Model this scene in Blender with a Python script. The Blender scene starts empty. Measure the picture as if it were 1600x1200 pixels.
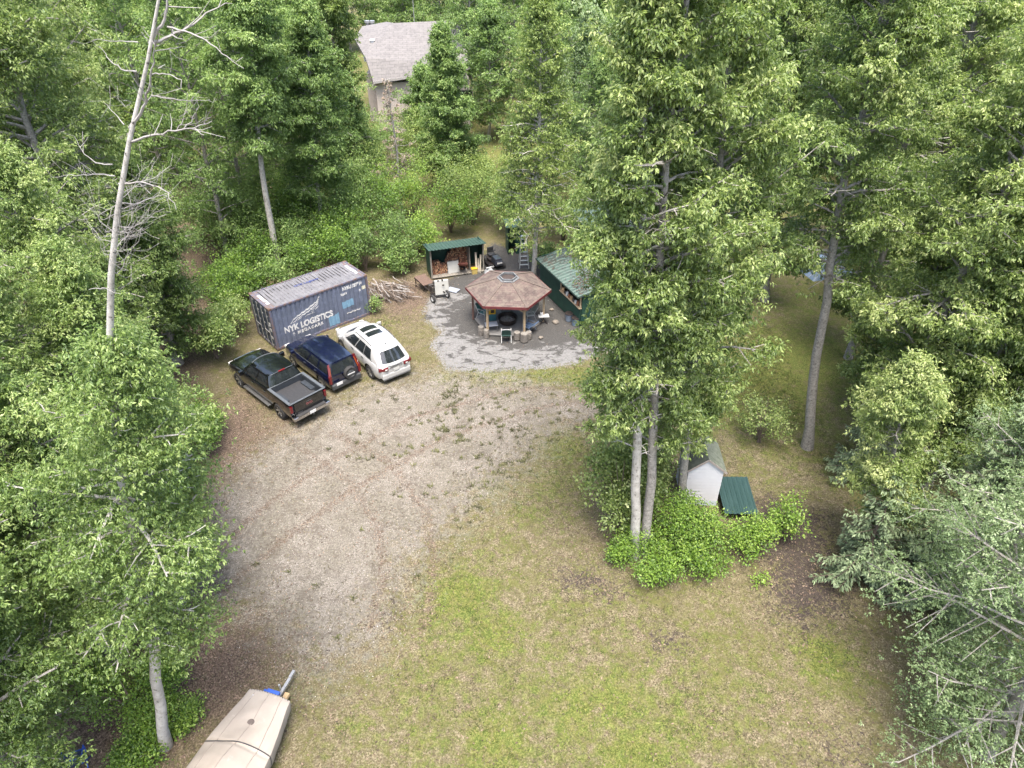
import bpy, bmesh, math, random
import numpy as np
from mathutils import Vector, Matrix
R = math.radians; PI = math.pi
sc = bpy.context.scene; COL = sc.collection
# ---------------- camera, sky, sun, exposure ----------------
CAM_H = 21.5; PITCH = R(36.0); FPX = 1109.0        # metres, radians, pixels of a 1600 wide frame
cam = bpy.data.cameras.new('camera'); camo = bpy.data.objects.new('camera', cam); COL.objects.link(camo)
camo.location = (0, 0, CAM_H); camo.rotation_euler = (PI/2-PITCH, 0, 0)
cam.sensor_width = 36; cam.lens = FPX/1600*36; cam.clip_end = 1500; cam.clip_start = .1
sc.camera = camo
SUN_EL, SUN_AZ = R(72), R(175)      # azimuth clockwise from +Y
w = bpy.data.worlds.new('World'); sc.world = w; w.use_nodes = True
nt = w.node_tree; bg = nt.nodes['Background']; sky = nt.nodes.new('ShaderNodeTexSky')
sky.sky_type = 'NISHITA'; sky.sun_disc = False; sky.sun_elevation = SUN_EL; sky.sun_rotation = SUN_AZ
sky.air_density = 1.0; sky.dust_density = 4.0; sky.ozone_density = .6
nt.links.new(sky.outputs[0], bg.inputs[0]); bg.inputs[1].default_value = 0.15
sl = bpy.data.lights.new('sun', 'SUN'); sl.energy = 2.0; sl.angle = R(26); sl.color = (1, .95, .87)
so = bpy.data.objects.new('sun', sl); COL.objects.link(so)
sd = Vector((math.sin(SUN_AZ)*math.cos(SUN_EL), math.cos(SUN_AZ)*math.cos(SUN_EL), math.sin(SUN_EL)))
so.rotation_euler = sd.to_track_quat('Z', 'Y').to_euler(); so.location = (0, 0, 60)
sc.view_settings.view_transform = 'Standard'; sc.view_settings.look = 'None'
sc.view_settings.exposure = 2.0; sc.view_settings.gamma = 1
sc.cycles.max_bounces = 7; sc.cycles.diffuse_bounces = 4; sc.cycles.glossy_bounces = 2
sc.cycles.transmission_bounces = 4; sc.cycles.transparent_max_bounces = 6
sc.cycles.caustics_reflective = False; sc.cycles.caustics_refractive = False
# ---------------- surveying: a pixel of the photo to the place it shows ----------------
def ray(px, py):
    X = (px-800)/FPX; U = -(py-600)/FPX
    return X, math.cos(PITCH)+U*math.sin(PITCH), -math.sin(PITCH)+U*math.cos(PITCH)
def gp(px, py, z=0.0):
    X, Y, Z = ray(px, py); t = (z-CAM_H)/Z
    return Vector((X*t, Y*t, z))
def aty(px, py, Y0):
    X, Y, Z = ray(px, py); t = Y0/Y
    return Vector((X*t, Y0, CAM_H+Z*t))
# ---------------- objects ----------------
def tag(o, label, cat=None, group=None, kind=None):
    if label: o['label'] = label
    if cat: o['category'] = cat
    if group: o['group'] = group
    if kind: o['kind'] = kind
    return o
def thing(name, label, cat, loc=(0, 0, 0), rz=0.0, group=None):
    o = bpy.data.objects.new(name, None); COL.objects.link(o); o.empty_display_size = .3
    o.location = loc; o.rotation_euler = (0, 0, rz)
    return tag(o, label, cat, group)
def dup(root, loc, rz=0.0, label=None, group=None, scale=None, rot=None):
    r = root.copy(); COL.objects.link(r); r.location = loc; r.rotation_euler = rot or (0, 0, rz)
    if scale: r.scale = scale if hasattr(scale, '__len__') else (scale,)*3
    if label: r['label'] = label
    if group: r['group'] = group
    for ch in root.children:
        c = ch.copy(); COL.objects.link(c); c.parent = r
        for g in ch.children:
            d = g.copy(); COL.objects.link(d); d.parent = c
    return r
class MB:
    def __init__(s): s.v = []; s.f = []; s.m = []
    def add(s, vs, fs, mi=0, M=None):
        b = len(s.v)
        s.v += [tuple(M @ Vector(p)) if M else tuple(p) for p in vs]
        s.f += [tuple(i+b for i in f) for f in fs]; s.m += [mi]*len(fs); return s
    def box(s, c, d, rz=0, mi=0, M=None, top=1.0):
        x, y, z = d[0]/2, d[1]/2, d[2]/2; t = top
        vs = [(-x,-y,-z),(x,-y,-z),(x,y,-z),(-x,y,-z),(-x*t,-y*t,z),(x*t,-y*t,z),(x*t,y*t,z),(-x*t,y*t,z)]
        L = Matrix.Translation(c) @ (Matrix.Rotation(rz, 4, 'Z') if not isinstance(rz, Matrix) else rz)
        if M: L = M @ L
        return s.add(vs, [(3,2,1,0),(4,5,6,7),(0,1,5,4),(1,2,6,5),(2,3,7,6),(3,0,4,7)], mi, L)
    def bar(s, a, b, wx, wz, mi=0):
        a = Vector(a); b = Vector(b); d = b-a; q = d.to_track_quat('X', 'Z').to_matrix().to_4x4()
        return s.box((0,0,0), (d.length, wx, wz), 0, mi, Matrix.Translation((a+b)/2) @ q)
    def tube(s, pts, rad, n=8, mi=0, cap=True):
        pts = [Vector(p) for p in pts]; k = len(pts)
        if not hasattr(rad, '__len__'): rad = [rad]*k
        vs = []; fs = []; u = None
        for i, p in enumerate(pts):
            d = (pts[min(i+1,k-1)]-pts[max(i-1,0)]).normalized()
            if u is None: u = d.cross(Vector((0,0,1)) if abs(d.z) < .9 else Vector((1,0,0)))
            else: u = u-d*u.dot(d)
            u = u.normalized(); v = d.cross(u)
            vs += [tuple(p+(u*math.cos(2*PI*j/n)+v*math.sin(2*PI*j/n))*rad[i]) for j in range(n)]
        for i in range(k-1):
            for j in range(n):
                fs.append((i*n+j, i*n+(j+1)%n, (i+1)*n+(j+1)%n, (i+1)*n+j))
        if cap: fs += [tuple(range(n))[::-1], tuple((k-1)*n+j for j in range(n))]
        return s.add(vs, fs, mi)
    def cyl(s, a, b, r, n=12, r2=None, mi=0): return s.tube([a, b], [r, r if r2 is None else r2], n, mi)
    def lathe(s, prof, n=24, M=None, mi=0):
        vs = []; fs = []; k = len(prof)
        for r, z in prof: vs += [(r*math.cos(2*PI*j/n), r*math.sin(2*PI*j/n), z) for j in range(n)]
        for i in range(k-1):
            for j in range(n): fs.append((i*n+j, i*n+(j+1)%n, (i+1)*n+(j+1)%n, (i+1)*n+j))
        return s.add(vs, fs, mi, M)
    def prism(s, poly, z0, z1, mi=0, M=None):
        n = len(poly)
        vs = [(x, y, z0) for x, y in poly]+[(x, y, z1) for x, y in poly]
        return s.add(vs, [tuple(range(n))[::-1], tuple(range(n, 2*n))]+[(i,(i+1)%n,n+(i+1)%n,n+i) for i in range(n)], mi, M)
    def grid(s, P, nu, nv, mi=0, flip=False, u=(0,1), v=(0,1)):
        vs = [tuple(P(u[0]+(u[1]-u[0])*i/nu, v[0]+(v[1]-v[0])*j/nv)) for i in range(nu+1) for j in range(nv+1)]
        fs = []
        for i in range(nu):
            for j in range(nv):
                a = i*(nv+1)+j; q = (a, a+nv+1, a+nv+2, a+1); fs.append(q[::-1] if flip else q)
        return s.add(vs, fs, mi)
def obj(name, mb, mats, parent=None, smooth=False, bevel=0):
    me = bpy.data.meshes.new(name); me.from_pydata(mb.v, [], mb.f)
    mats = mats if isinstance(mats, (list, tuple)) else [mats]
    for m in mats: me.materials.append(m)
    if len(mats) > 1: me.polygons.foreach_set('material_index', mb.m)
    bm = bmesh.new(); bm.from_mesh(me)
    bmesh.ops.remove_doubles(bm, verts=bm.verts, dist=1e-5) if smooth else None
    bmesh.ops.recalc_face_normals(bm, faces=bm.faces)
    if bevel: bmesh.ops.bevel(bm, geom=bm.edges, offset=bevel, segments=2, affect='EDGES', profile=.6, clamp_overlap=True)
    bm.to_mesh(me); bm.free()
    if smooth:
        me.polygons.foreach_set('use_smooth', [True]*len(me.polygons))
        if hasattr(me, 'set_sharp_from_angle'): me.set_sharp_from_angle(angle=R(smooth if smooth > 1 else 40))
    o = bpy.data.objects.new(name, me); COL.objects.link(o)
    if parent: o.parent = parent
    return o
def npmesh(name, V, F, mats, parent=None, tone=None, smooth=False):
    """V (n,3), F (m,k) arrays, one float 'tone' per face"""
    me = bpy.data.meshes.new(name); V = np.ascontiguousarray(V, np.float32); F = np.ascontiguousarray(F, np.int32); m, k = F.shape
    me.vertices.add(len(V)); me.vertices.foreach_set('co', V.ravel())
    me.loops.add(m*k); me.loops.foreach_set('vertex_index', F.ravel())
    me.polygons.add(m); me.polygons.foreach_set('loop_start', np.arange(m, dtype=np.int32)*k)
    try: me.polygons.foreach_set('loop_total', np.full(m, k, np.int32))
    except Exception: pass
    for x in (mats if isinstance(mats, (list, tuple)) else [mats]): me.materials.append(x)
    if tone is not None:
        a = me.attributes.new('tone', 'FLOAT', 'FACE'); a.data.foreach_set('value', np.asarray(tone, np.float32))
    me.update(calc_edges=True)
    if smooth: me.polygons.foreach_set('use_smooth', np.ones(m, bool))
    o = bpy.data.objects.new(name, me); COL.objects.link(o)
    if parent: o.parent = parent
    return o
def text_mesh(name, s, size, M, mat, parent, ext=.004, cx=True, bold=0.0, cut=None, space=1.0):
    cu = bpy.data.curves.new(name, 'FONT'); cu.body = s; cu.size = size; cu.extrude = ext; cu.offset = bold; cu.space_character = space
    cu.align_x = 'CENTER' if cx else 'LEFT'; cu.align_y = 'CENTER'
    t = bpy.data.objects.new(name, cu); COL.objects.link(t)
    dg = bpy.context.evaluated_depsgraph_get(); dg.update()
    me = bpy.data.meshes.new_from_object(t.evaluated_get(dg))
    bpy.data.objects.remove(t); bpy.data.curves.remove(cu)
    me.name = name; me.transform(M)
    if cut: cut(me)
    me.materials.clear(); me.materials.append(mat)
    o = bpy.data.objects.new(name, me); COL.objects.link(o); o.parent = parent
    return o
# ---------------- materials ----------------
def N(nt, t, **kw):
    n = nt.nodes.new(t)
    for k, v in kw.items():
        if hasattr(n, k): setattr(n, k, v)
        elif k in n.inputs: n.inputs[k].default_value = v
    return n
def rgb(*c): return (*c, 1) if len(c) == 3 else c
def noise(nt, scale, detail=6, rough=.6, vec=None, dist=0):
    n = N(nt, 'ShaderNodeTexNoise'); n.inputs['Scale'].default_value = scale; n.inputs['Detail'].default_value = detail
    n.inputs['Roughness'].default_value = rough; n.inputs['Distortion'].default_value = dist
    if vec is not None: nt.links.new(vec, n.inputs['Vector'])
    return n.outputs['Fac']
def ramp(nt, fac, stops, interp='LINEAR'):
    r = N(nt, 'ShaderNodeValToRGB'); e = r.color_ramp.elements; r.color_ramp.interpolation = interp
    while len(e) < len(stops): e.new(.5)
    for i, (p, c) in enumerate(stops):
        e[i].position = p; e[i].color = rgb(*c) if hasattr(c, '__len__') else (c, c, c, 1)
    nt.links.new(fac, r.inputs[0]); return r.outputs[0]
def mix(nt, fac, a, b, typ='MIX'):
    m = N(nt, 'ShaderNodeMix', data_type='RGBA', blend_type=typ)
    for s, x in ((m.inputs[0], fac), (m.inputs[6], a), (m.inputs[7], b)):
        if hasattr(x, 'links'): nt.links.new(x, s)
        else: s.default_value = x if not hasattr(x, '__len__') else rgb(*x)
    return m.outputs[2]
def mth(nt, op, a, b=None, c=None, clamp=False):
    m = N(nt, 'ShaderNodeMath', operation=op, use_clamp=clamp)
    for i, x in enumerate((a, b, c)):
        if x is None: continue
        if hasattr(x, 'links'): nt.links.new(x, m.inputs[i])
        else: m.inputs[i].default_value = x
    return m.outputs[0]
def newmat(name):
    m = bpy.data.materials.new(name); m.use_nodes = True; nt = m.node_tree
    return m, nt, nt.nodes['Principled BSDF']
def pmat(name, c1, c2=None, scale=4, rough=.6, bump=0.0, metal=0.0, coat=0.0, spec=None, lo=.35, hi=.65, bscale=None, c3=None, s3=20, t3=(.62,.7)):
    m, nt, b = newmat(name); L = nt.links; tc = N(nt, 'ShaderNodeTexCoord').outputs['Object']
    b.inputs['Roughness'].default_value = rough; b.inputs['Metallic'].default_value = metal; b.inputs['Coat Weight'].default_value = coat
    b.inputs['Coat Roughness'].default_value = .06
    if spec is not None: b.inputs['Specular IOR Level'].default_value = spec
    if c2 is None: c2 = tuple(x*.78 for x in c1)
    f = noise(nt, scale, 7, .65, tc); col = ramp(nt, f, [(lo, c1), (hi, c2)])
    if c3: col = mix(nt, ramp(nt, noise(nt, s3, 5, .7, tc), [(t3[0], 0), (t3[1], 1)]), col, c3)
    L.new(col, b.inputs['Base Color'])
    if bump:
        bn = N(nt, 'ShaderNodeBump'); bn.inputs['Strength'].default_value = bump; bn.inputs['Distance'].default_value = .02
        L.new(noise(nt, bscale or scale*6, 5, .6, tc), bn.inputs['Height']); L.new(bn.outputs[0], b.inputs['Normal'])
    return m
def leafmat(name, cols, rough=.42, trans=.38, under=1.5):
    m, nt, b = newmat(name); L = nt.links
    at = N(nt, 'ShaderNodeAttribute', attribute_name='tone').outputs['Fac']
    oi = N(nt, 'ShaderNodeObjectInfo').outputs['Random']
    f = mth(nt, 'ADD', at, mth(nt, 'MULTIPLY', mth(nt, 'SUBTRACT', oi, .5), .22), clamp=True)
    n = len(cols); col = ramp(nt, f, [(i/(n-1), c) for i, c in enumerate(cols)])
    geo = N(nt, 'ShaderNodeNewGeometry').outputs['Backfacing']
    if under: col = mix(nt, mth(nt, 'MULTIPLY', geo, .55), col, (.15*under, .20*under, .11*under))
    L.new(col, b.inputs['Base Color']); b.inputs['Roughness'].default_value = rough; b.inputs['Specular IOR Level'].default_value = .45
    tr = N(nt, 'ShaderNodeBsdfTranslucent'); L.new(mix(nt, 1.0, col, (1.25, 1.35, .6), 'MULTIPLY'), tr.inputs[0])
    ms = N(nt, 'ShaderNodeMixShader'); ms.inputs[0].default_value = trans
    L.new(b.outputs[0], ms.inputs[1]); L.new(tr.outputs[0], ms.inputs[2]); L.new(ms.outputs[0], nt.nodes['Material Output'].inputs[0])
    return m
# ---------------- ground ----------------
def poly_sd(pts, X, Y):
    """signed distance to a polygon, positive inside"""
    d = np.full(X.shape, 1e9); ins = np.zeros(X.shape, bool); n = len(pts)
    for i in range(n):
        x0, y0 = pts[i][:2]; x1, y1 = pts[(i+1) % n][:2]
        ex, ey = x1-x0, y1-y0; t = np.clip(((X-x0)*ex+(Y-y0)*ey)/(ex*ex+ey*ey+1e-9), 0, 1)
        d = np.minimum(d, np.hypot(X-x0-ex*t, Y-y0-ey*t))
        c = ((y0 > Y) != (y1 > Y)) & (X < (x1-x0)*(Y-y0)/(y1-y0+1e-12)+x0); ins ^= c
    return np.where(ins, d, -d)
def G2(l): return [tuple(gp(*p)[:2]) for p in l]
Z_GRAVEL = G2([(250,860),(340,745),(410,690),(500,640),(590,600),(690,585),(780,590),(850,600),(955,632),(960,655),(870,665),(820,720),(760,775),(690,830),(640,880),(600,960),(560,1010),(500,1045),(440,1010),(380,960),(300,935)])
Z_PATIO = G2([(668,470),(664,500),(690,520),(672,540),(700,578),(760,581),(850,574),(905,566),(935,552),(1010,540),(1010,470),(900,430),(850,405),(770,380),(745,420),(690,440)])
Z_LITTER = [(G2([(300,700),(380,610),(420,660),(470,650),(400,700),(330,760),(280,780)]), 1.0), (G2([(300,930),(420,960),(470,1040),(440,1100),(300,1200),(200,1250),(0,1250),(0,700),(250,600),(330,760)]), .8),
            (G2([(580,440),(680,430),(700,480),(640,500),(590,500)]), .9), (G2([(930,740),(980,860),(960,880),(900,860),(880,800)]), .5)]
Z_SOIL = [(G2([(1130,790),(1190,760),(1290,800),(1340,960),(1260,990),(1200,960),(1190,880),(1130,860)]), .8), (G2([(1240,1130),(1340,1110),(1420,1200),(1300,1260),(1230,1220)]), .5),
          (G2([(865,890),(930,895),(975,930),(930,925),(880,915)]), .95), (G2([(1020,990),(1060,995),(1070,1015),(1030,1012)]), .9), (G2([(900,620),(955,600),(960,650),(915,655)]), .3),
          (G2([(600,950),(640,900),(620,990),(590,1010)]), .6), (G2([(360,560),(440,500),(640,500),(640,560),(480,640)]), .1)]
GREEN = [(720,930,1.6,.9),(770,990,1.3,.9),(700,1000,1.5,.6),(850,1010,1.2,.5),(900,1110,1.6,.8),(960,1090,1.5,.8),(780,1160,1.3,.9),(990,1180,1.5,.9),(1060,1130,1.6,.6),(1290,1030,1.1,1),(1180,1090,1.2,.4),
         (660,1160,1,.6),(760,760,1.3,.6),(880,700,1.6,.7),(820,800,1.2,.5),(900,760,1.2,.5),(1180,590,4,1),(1230,640,2.5,.8),(1150,640,2,.8),(650,480,1,.7),(600,500,1,.6),(700,590,.9,.7),(800,590,1.3,.8),(900,590,1.5,.8),(640,620,1,.3),
         (560,640,.8,.3),(360,955,.5,.9),(430,940,.3,.9),(1130,1000,.8,.4),(1000,1060,.9,.5),(490,1060,.8,.4),(560,1140,1,.5),(1250,560,5,.9),(1100,930,1,.4),(740,250,9,1),(580,300,7,.9),(900,250,9,.7),(1300,480,5,.7),(1220,760,1,.4),(860,940,.9,.4),(650,860,.7,.4),(870,1180,1,.5),(1120,1180,1,.4)]
TRACKS = [G2(l) for l in ([(300,900),(400,800),(520,715),(650,650),(790,612),(930,600)],[(330,940),(450,835),(575,748),(700,682),(830,640),(950,622)],[(470,700),(540,745),(590,820),(600,900),(580,980)],[(520,675),(610,720),(665,800),(680,890),(660,990)])]
def ground_masks(X, Y):
    gr = np.clip(poly_sd(Z_GRAVEL, X, Y)/5.0+.5, 0, 1); pa = np.clip(poly_sd(Z_PATIO, X, Y)/1.6+.5, 0, 1)
    li = np.zeros(X.shape); so = np.zeros(X.shape); g = np.zeros(X.shape)
    for p, s in Z_LITTER: li = np.maximum(li, s*np.clip(poly_sd(p, X, Y)/4.0+.5, 0, 1))
    for p, s in Z_SOIL: so = np.maximum(so, s*np.clip(poly_sd(p, X, Y)/2.6+.5, 0, 1))
    for px, py, r, s in GREEN+[(850,1100,3.5,.5),(1100,1080,3.5,.45),(950,950,3,.35),(750,880,2.5,.4),(880,760,2.5,.5),(680,1080,2.5,.45),(1250,650,5,.6),(760,592,1.2,.9),(850,588,1.2,.9),(930,592,1.2,.9),(690,600,.9,.8)]:
        c = gp(px, py); g = np.maximum(g, s*np.exp(-((X-c.x)**2+(Y-c.y)**2)/(r*r)*.8))
    for tr in TRACKS:                                    # wheel tracks curving over the gravel
        d = np.full(X.shape, 9.0)
        for (x0, y0), (x1, y1) in zip(tr[:-1], tr[1:]):
            ex, ey = x1-x0, y1-y0; t = np.clip(((X-x0)*ex+(Y-y0)*ey)/(ex*ex+ey*ey), 0, 1); d = np.minimum(d, np.hypot(X-x0-ex*t, Y-y0-ey*t))
        li = np.maximum(li, .52*np.exp(-(d/.30)**2))
    far = np.clip((Y-47)/4, 0, 1); g = np.maximum(g, .62*far); li = np.maximum(li, far*.3)
    lf = np.clip((-X-13-(Y-20)*.12)/3, 0, 1); li = np.maximum(li, .7*lf); g = np.maximum(g, .35*lf)
    rt = np.clip((X-13-(Y-16)*.3)/3, 0, 1)*(Y < 40); li = np.maximum(li, .35*rt); g = np.maximum(g, .5*rt)
    return gr, g, li, pa, so
def hgt(X, Y): return .05*np.sin(X*.31+1)*np.cos(Y*.27)+.03*np.sin(X*.9+Y*.7)
def axis(a, b, step, lo, hi):
    m = np.arange(a, b+step/2, step); k = np.geomspace(1, 12, 14)-1
    return np.concatenate([(a-(a-lo)*k[:0:-1]/k[-1]), m, b+(hi-b)*k[1:]/k[-1]])
xs = axis(-30, 34, .25, -420, 420); ys = axis(4, 62, .25, -120, 620)
GX, GY = np.meshgrid(xs, ys, indexing='ij'); nx, ny = GX.shape
def ground_material():
    m, nt, b = newmat('ground'); L = nt.links; tc = N(nt, 'ShaderNodeTexCoord').outputs['Object']
    a = N(nt, 'ShaderNodeSeparateColor'); L.new(N(nt, 'ShaderNodeAttribute', attribute_name='zone_a').outputs['Color'], a.inputs[0])
    c = N(nt, 'ShaderNodeSeparateColor'); L.new(N(nt, 'ShaderNodeAttribute', attribute_name='zone_b').outputs['Color'], c.inputs[0])
    n1 = noise(nt, .55, 4, .6, tc); n2 = noise(nt, 2.2, 6, .7, tc); n3 = noise(nt, 9, 5, .7, tc); n4 = noise(nt, 17, 5, .85, tc); n5 = noise(nt, 5, 8, .8, tc, 1.2)
    def edge(mask, amp, lo=.4, hi=.6, nn=None):
        s = mth(nt, 'ADD', mask, mth(nt, 'MULTIPLY', mth(nt, 'SUBTRACT', nn or n2, .5), amp))
        return ramp(nt, s, [(lo, 0), (hi, 1)])
    dry = ramp(nt, n4, [(.38, (.053,.041,.025)), (.5, (.164,.135,.082)), (.62, (.328,.287,.193))])
    dry = mix(nt, ramp(nt, n2, [(.42, 0), (.62, .55)]), dry, ramp(nt, n3, [(.35, (.049,.051,.016)), (.65, (.156,.143,.057))]))
    dry = mix(nt, ramp(nt, n5, [(.55, 0), (.68, .6)]), dry, (.070,.054,.037))
    green = ramp(nt, n4, [(.38, (.029,.043,.008)), (.5, (.098,.119,.026)), (.62, (.205,.213,.070))])
    green = mix(nt, ramp(nt, n2, [(.35, .5), (.6, 0)]), green, (.139,.111,.033))
    grav = ramp(nt, n4, [(.36, (.060,.050,.041)), (.46, (.141,.120,.102)), (.56, (.216,.189,.165)), (.66, (.360,.330,.300))])
    grav = mix(nt, ramp(nt, n1, [(.42, 0), (.60, .85)]), grav, ramp(nt, n3, [(.40, (.085,.073,.058)), (.60, (.185,.162,.132))]))
    grav = mix(nt, ramp(nt, n5, [(.54, 0), (.72, .75)]), grav, (.045,.037,.030))
    grav = mix(nt, 1.0, grav, (.99,1.03,1.01), 'MULTIPLY'); n6 = noise(nt, .9, 9, .75, tc, 1.5); grav = mix(nt, ramp(nt, n6, [(.50, 0), (.64, .75)]), grav, (.085,.072,.058)); dry = mix(nt, ramp(nt, n6, [(.46, 0), (.60, .75)]), dry, (.10,.105,.026))
    n7 = noise(nt, 4.5, 8, .78, tc, .6); dry = mix(nt, 1.0, dry, (.80,.80,.80), 'MULTIPLY'); dry = mix(nt, ramp(nt, n7, [(.47, .0), (.64, .65)]), dry, (.075,.060,.036)); green = mix(nt, ramp(nt, n7, [(.36, .6), (.48, 0)]), green, (.16,.135,.055)); grav = mix(nt, ramp(nt, n7, [(.50, 0), (.66, .6)]), grav, (.085,.07,.055))
    lit = ramp(nt, n4, [(.38, (.029,.021,.016)), (.5, (.090,.064,.048)), (.62, (.221,.164,.123))])
    green = mix(nt, ramp(nt, n5, [(.45, 0), (.62, .7)]), green, (.035,.060,.012)); soil = ramp(nt, n4, [(.35, (.02,.016,.014)), (.55, (.052,.041,.035)), (.72, (.14,.115,.095))])
    patd = ramp(nt, n4, [(.3, (.034,.033,.032)), (.55, (.060,.058,.055)), (.75, (.115,.11,.104))])
    patl = ramp(nt, n3, [(.3, (.115,.112,.11)), (.6, (.19,.187,.182))])
    # pale coating, stretched along a slant, kept to the rim of the pad
    mp = N(nt, 'ShaderNodeMapping'); mp.inputs['Rotation'].default_value = (0, 0, R(-25)); mp.inputs['Scale'].default_value = (.8, 1.3, 1); L.new(tc, mp.inputs[0])
    pn = noise(nt, 1.5, 9, .72, mp.outputs[0], .5)
    pat = mix(nt, ramp(nt, mth(nt, 'ADD', pn, mth(nt, 'MULTIPLY', mth(nt, 'SUBTRACT', c.outputs[2], .5), .20)), [(.51, 0), (.575, .9)]), patd, patl)
    col = mix(nt, edge(a.outputs[1], 2.2, .25, .8, n2), dry, green)
    col = mix(nt, edge(a.outputs[0], 1.8, .3, .7), col, grav)
    col = mix(nt, edge(a.outputs[2], 2.0, .3, .75, n5), col, lit)
    col = mix(nt, edge(c.outputs[1], 3.0, .42, .62, n5), col, soil)
    col = mix(nt, edge(c.outputs[0], 1.3, .44, .54, n3), col, pat)
    L.new(col, b.inputs['Base Color']); b.inputs['Roughness'].default_value = .95; b.inputs['Specular IOR Level'].default_value = .2
    bn = N(nt, 'ShaderNodeBump'); bn.inputs['Strength'].default_value = .8; bn.inputs['Distance'].default_value = .03
    L.new(mth(nt, 'ADD', n4, n3), bn.inputs['Height']); L.new(bn.outputs[0], b.inputs['Normal'])
    return m
gr, g_, li, pa, so_ = ground_masks(GX, GY)
gzc = gp(800, 497)
rim = np.clip((np.hypot((GX-gzc.x-1.8)/1.5, GY-gzc.y-.6)-3.0)/1.5, 0, 1); rim = np.where(GX > gzc.x+2.0, rim*np.clip((36.4-GY)/2+.2, 0, 1), rim); rim = np.where(GY > gzc.y+3.4, 0.0, rim)
V = np.stack([GX, GY, hgt(GX, GY)], -1).reshape(-1, 3)
ii = np.arange((nx-1)*(ny-1)); i0 = (ii//(ny-1))*ny+ii % (ny-1)
gro = npmesh('ground', V, np.stack([i0, i0+ny, i0+ny+1, i0+1], 1), ground_material(), smooth=True); tag(gro, None, kind='structure')
for nm, ch in (('zone_a', (gr, g_, li)), ('zone_b', (pa, so_, rim))):
    at = gro.data.attributes.new(nm, 'FLOAT_COLOR', 'POINT')
    at.data.foreach_set('color', np.stack([*[q.ravel() for q in ch], np.ones(nx*ny)], 1).astype(np.float32).ravel())
# low ground cover: grass tufts, leaf litter, pebbles, weeds
rng = np.random.default_rng(5)
def vnoise(X, Y, sc_, seed):
    g = np.random.default_rng(seed).random((64, 64)); x = X*sc_; y = Y*sc_; i = np.floor(x).astype(int); j = np.floor(y).astype(int); u = x-i; v = y-j; u = u*u*(3-2*u); v = v*v*(3-2*v)
    q = lambda a, b: g[a % 64, b % 64]
    return q(i, j)*(1-u)*(1-v)+q(i+1, j)*u*(1-v)+q(i, j+1)*(1-u)*v+q(i+1, j+1)*u*v
def patchy(X, Y, s): return .45*vnoise(X, Y, .7, s)+.35*vnoise(X, Y, 2.1, s+1)+.2*vnoise(X, Y, 5.5, s+2)
def scatter(n, x0, x1, y0, y1, dens):
    X = rng.uniform(x0, x1, n); Y = rng.uniform(y0, y1, n); k = rng.random(n) < dens(X, Y); return X[k], Y[k]
tonemat = lambda name, cols, rough=.8: leafmat(name, cols, rough, .12, .9)
def tufts(name, X, Y, nb, h, wd, mat, spread=.05, lean=.6, tb=0.0):
    n = len(X)*nb; X = np.repeat(X, nb)+rng.normal(0, spread, n); Y = np.repeat(Y, nb)+rng.normal(0, spread, n)
    P = np.stack([X, Y, hgt(X, Y)-.005], 1); az = rng.uniform(0, 2*PI, n); H = h*rng.uniform(.5, 1.2, n); l = lean*rng.uniform(.3, 1.3, n)
    tip = P+np.stack([np.cos(az)*l*H, np.sin(az)*l*H, H], 1); s = np.stack([-np.sin(az), np.cos(az), 0*az], 1)*wd*rng.uniform(.6, 1.3, n)[:, None]
    Vv = np.stack([P-s, P+s, tip+s*.3, tip-s*.3], 1).reshape(-1, 3)
    return npmesh(name, Vv, np.arange(n*4).reshape(-1, 4), mat, tone=np.clip(rng.normal(.5, .2, n)+tb+1.5*(patchy(P[:, 0], P[:, 1], 31)-.5), 0, 1))
def sub(ch):
    def f(X, Y): X_[:] = [X, Y]; return ch(*ground_masks(X, Y))
    return f
X_ = [0, 0]
lush = leafmat('grass_green', [(.03,.05,.010), (.075,.105,.022), (.14,.155,.045)], .6, .2, 0)
drym = leafmat('grass_dry', [(.05,.042,.02), (.115,.10,.055), (.20,.175,.11)], .8, .1, 0)
X, Y = scatter(52000, -12, 15, 9.5, 36, sub(lambda gr, g, li, pa, so: np.clip(g*1.3-.15+.9*(patchy(X_[0], X_[1], 11)-.5), 0, 1)*(1-gr*.9)*(1-pa)*(1-so)))
tag(tufts('grass', X, Y, 5, .06, .012, lush), 'short green grass in uneven patches over the lawn', 'grass', kind='stuff')
X, Y = scatter(42000, -13, 16, 9.5, 40, sub(lambda gr, g, li, pa, so: np.clip(1.2-g+1.6*(patchy(X_[0], X_[1], 51)-.62), 0, 1)*.8*(1-gr*.85)*(1-pa)*(1-so*.9)*(1-li*.6)))
tag(tufts('dry_grass', X, Y, 5, .055, .013, drym, lean=1.2), 'dry straw coloured grass between the gravel and the green lawn', 'grass', kind='stuff')
# fallen leaves and bark chips
def flakes(name, X, Y, s, mat, zoff=.012):
    n = len(X); P = np.stack([X, Y, hgt(X, Y)+zoff], 1); az = rng.uniform(0, 2*PI, n); L = s*rng.uniform(.5, 1.4, n)[:, None]
    a = np.stack([np.cos(az), np.sin(az), rng.normal(0, .3, n)], 1)*L; b_ = np.stack([-np.sin(az), np.cos(az), rng.normal(0, .3, n)], 1)*L*.5
    Vv = np.stack([P-a, P-b_, P+a, P+b_], 1).reshape(-1, 3)
    return npmesh(name, Vv, np.arange(n*4).reshape(-1, 4), mat, tone=rng.random(n))
fl = pmat('x', (.1,.1,.1)); bpy.data.materials.remove(fl)
brown = leafmat('dead_leaf', [(.039,.026,.019), (.101,.066,.047), (.234,.172,.125)], .8, .05, 0)
X, Y = scatter(110000, -17, 14, 9.5, 46, sub(lambda gr, g, li, pa, so: np.clip(li*.9+so*.5+.10+.5*(patchy(X_[0], X_[1], 71)-.5), 0, 1)*(1-pa*.8)))
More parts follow.
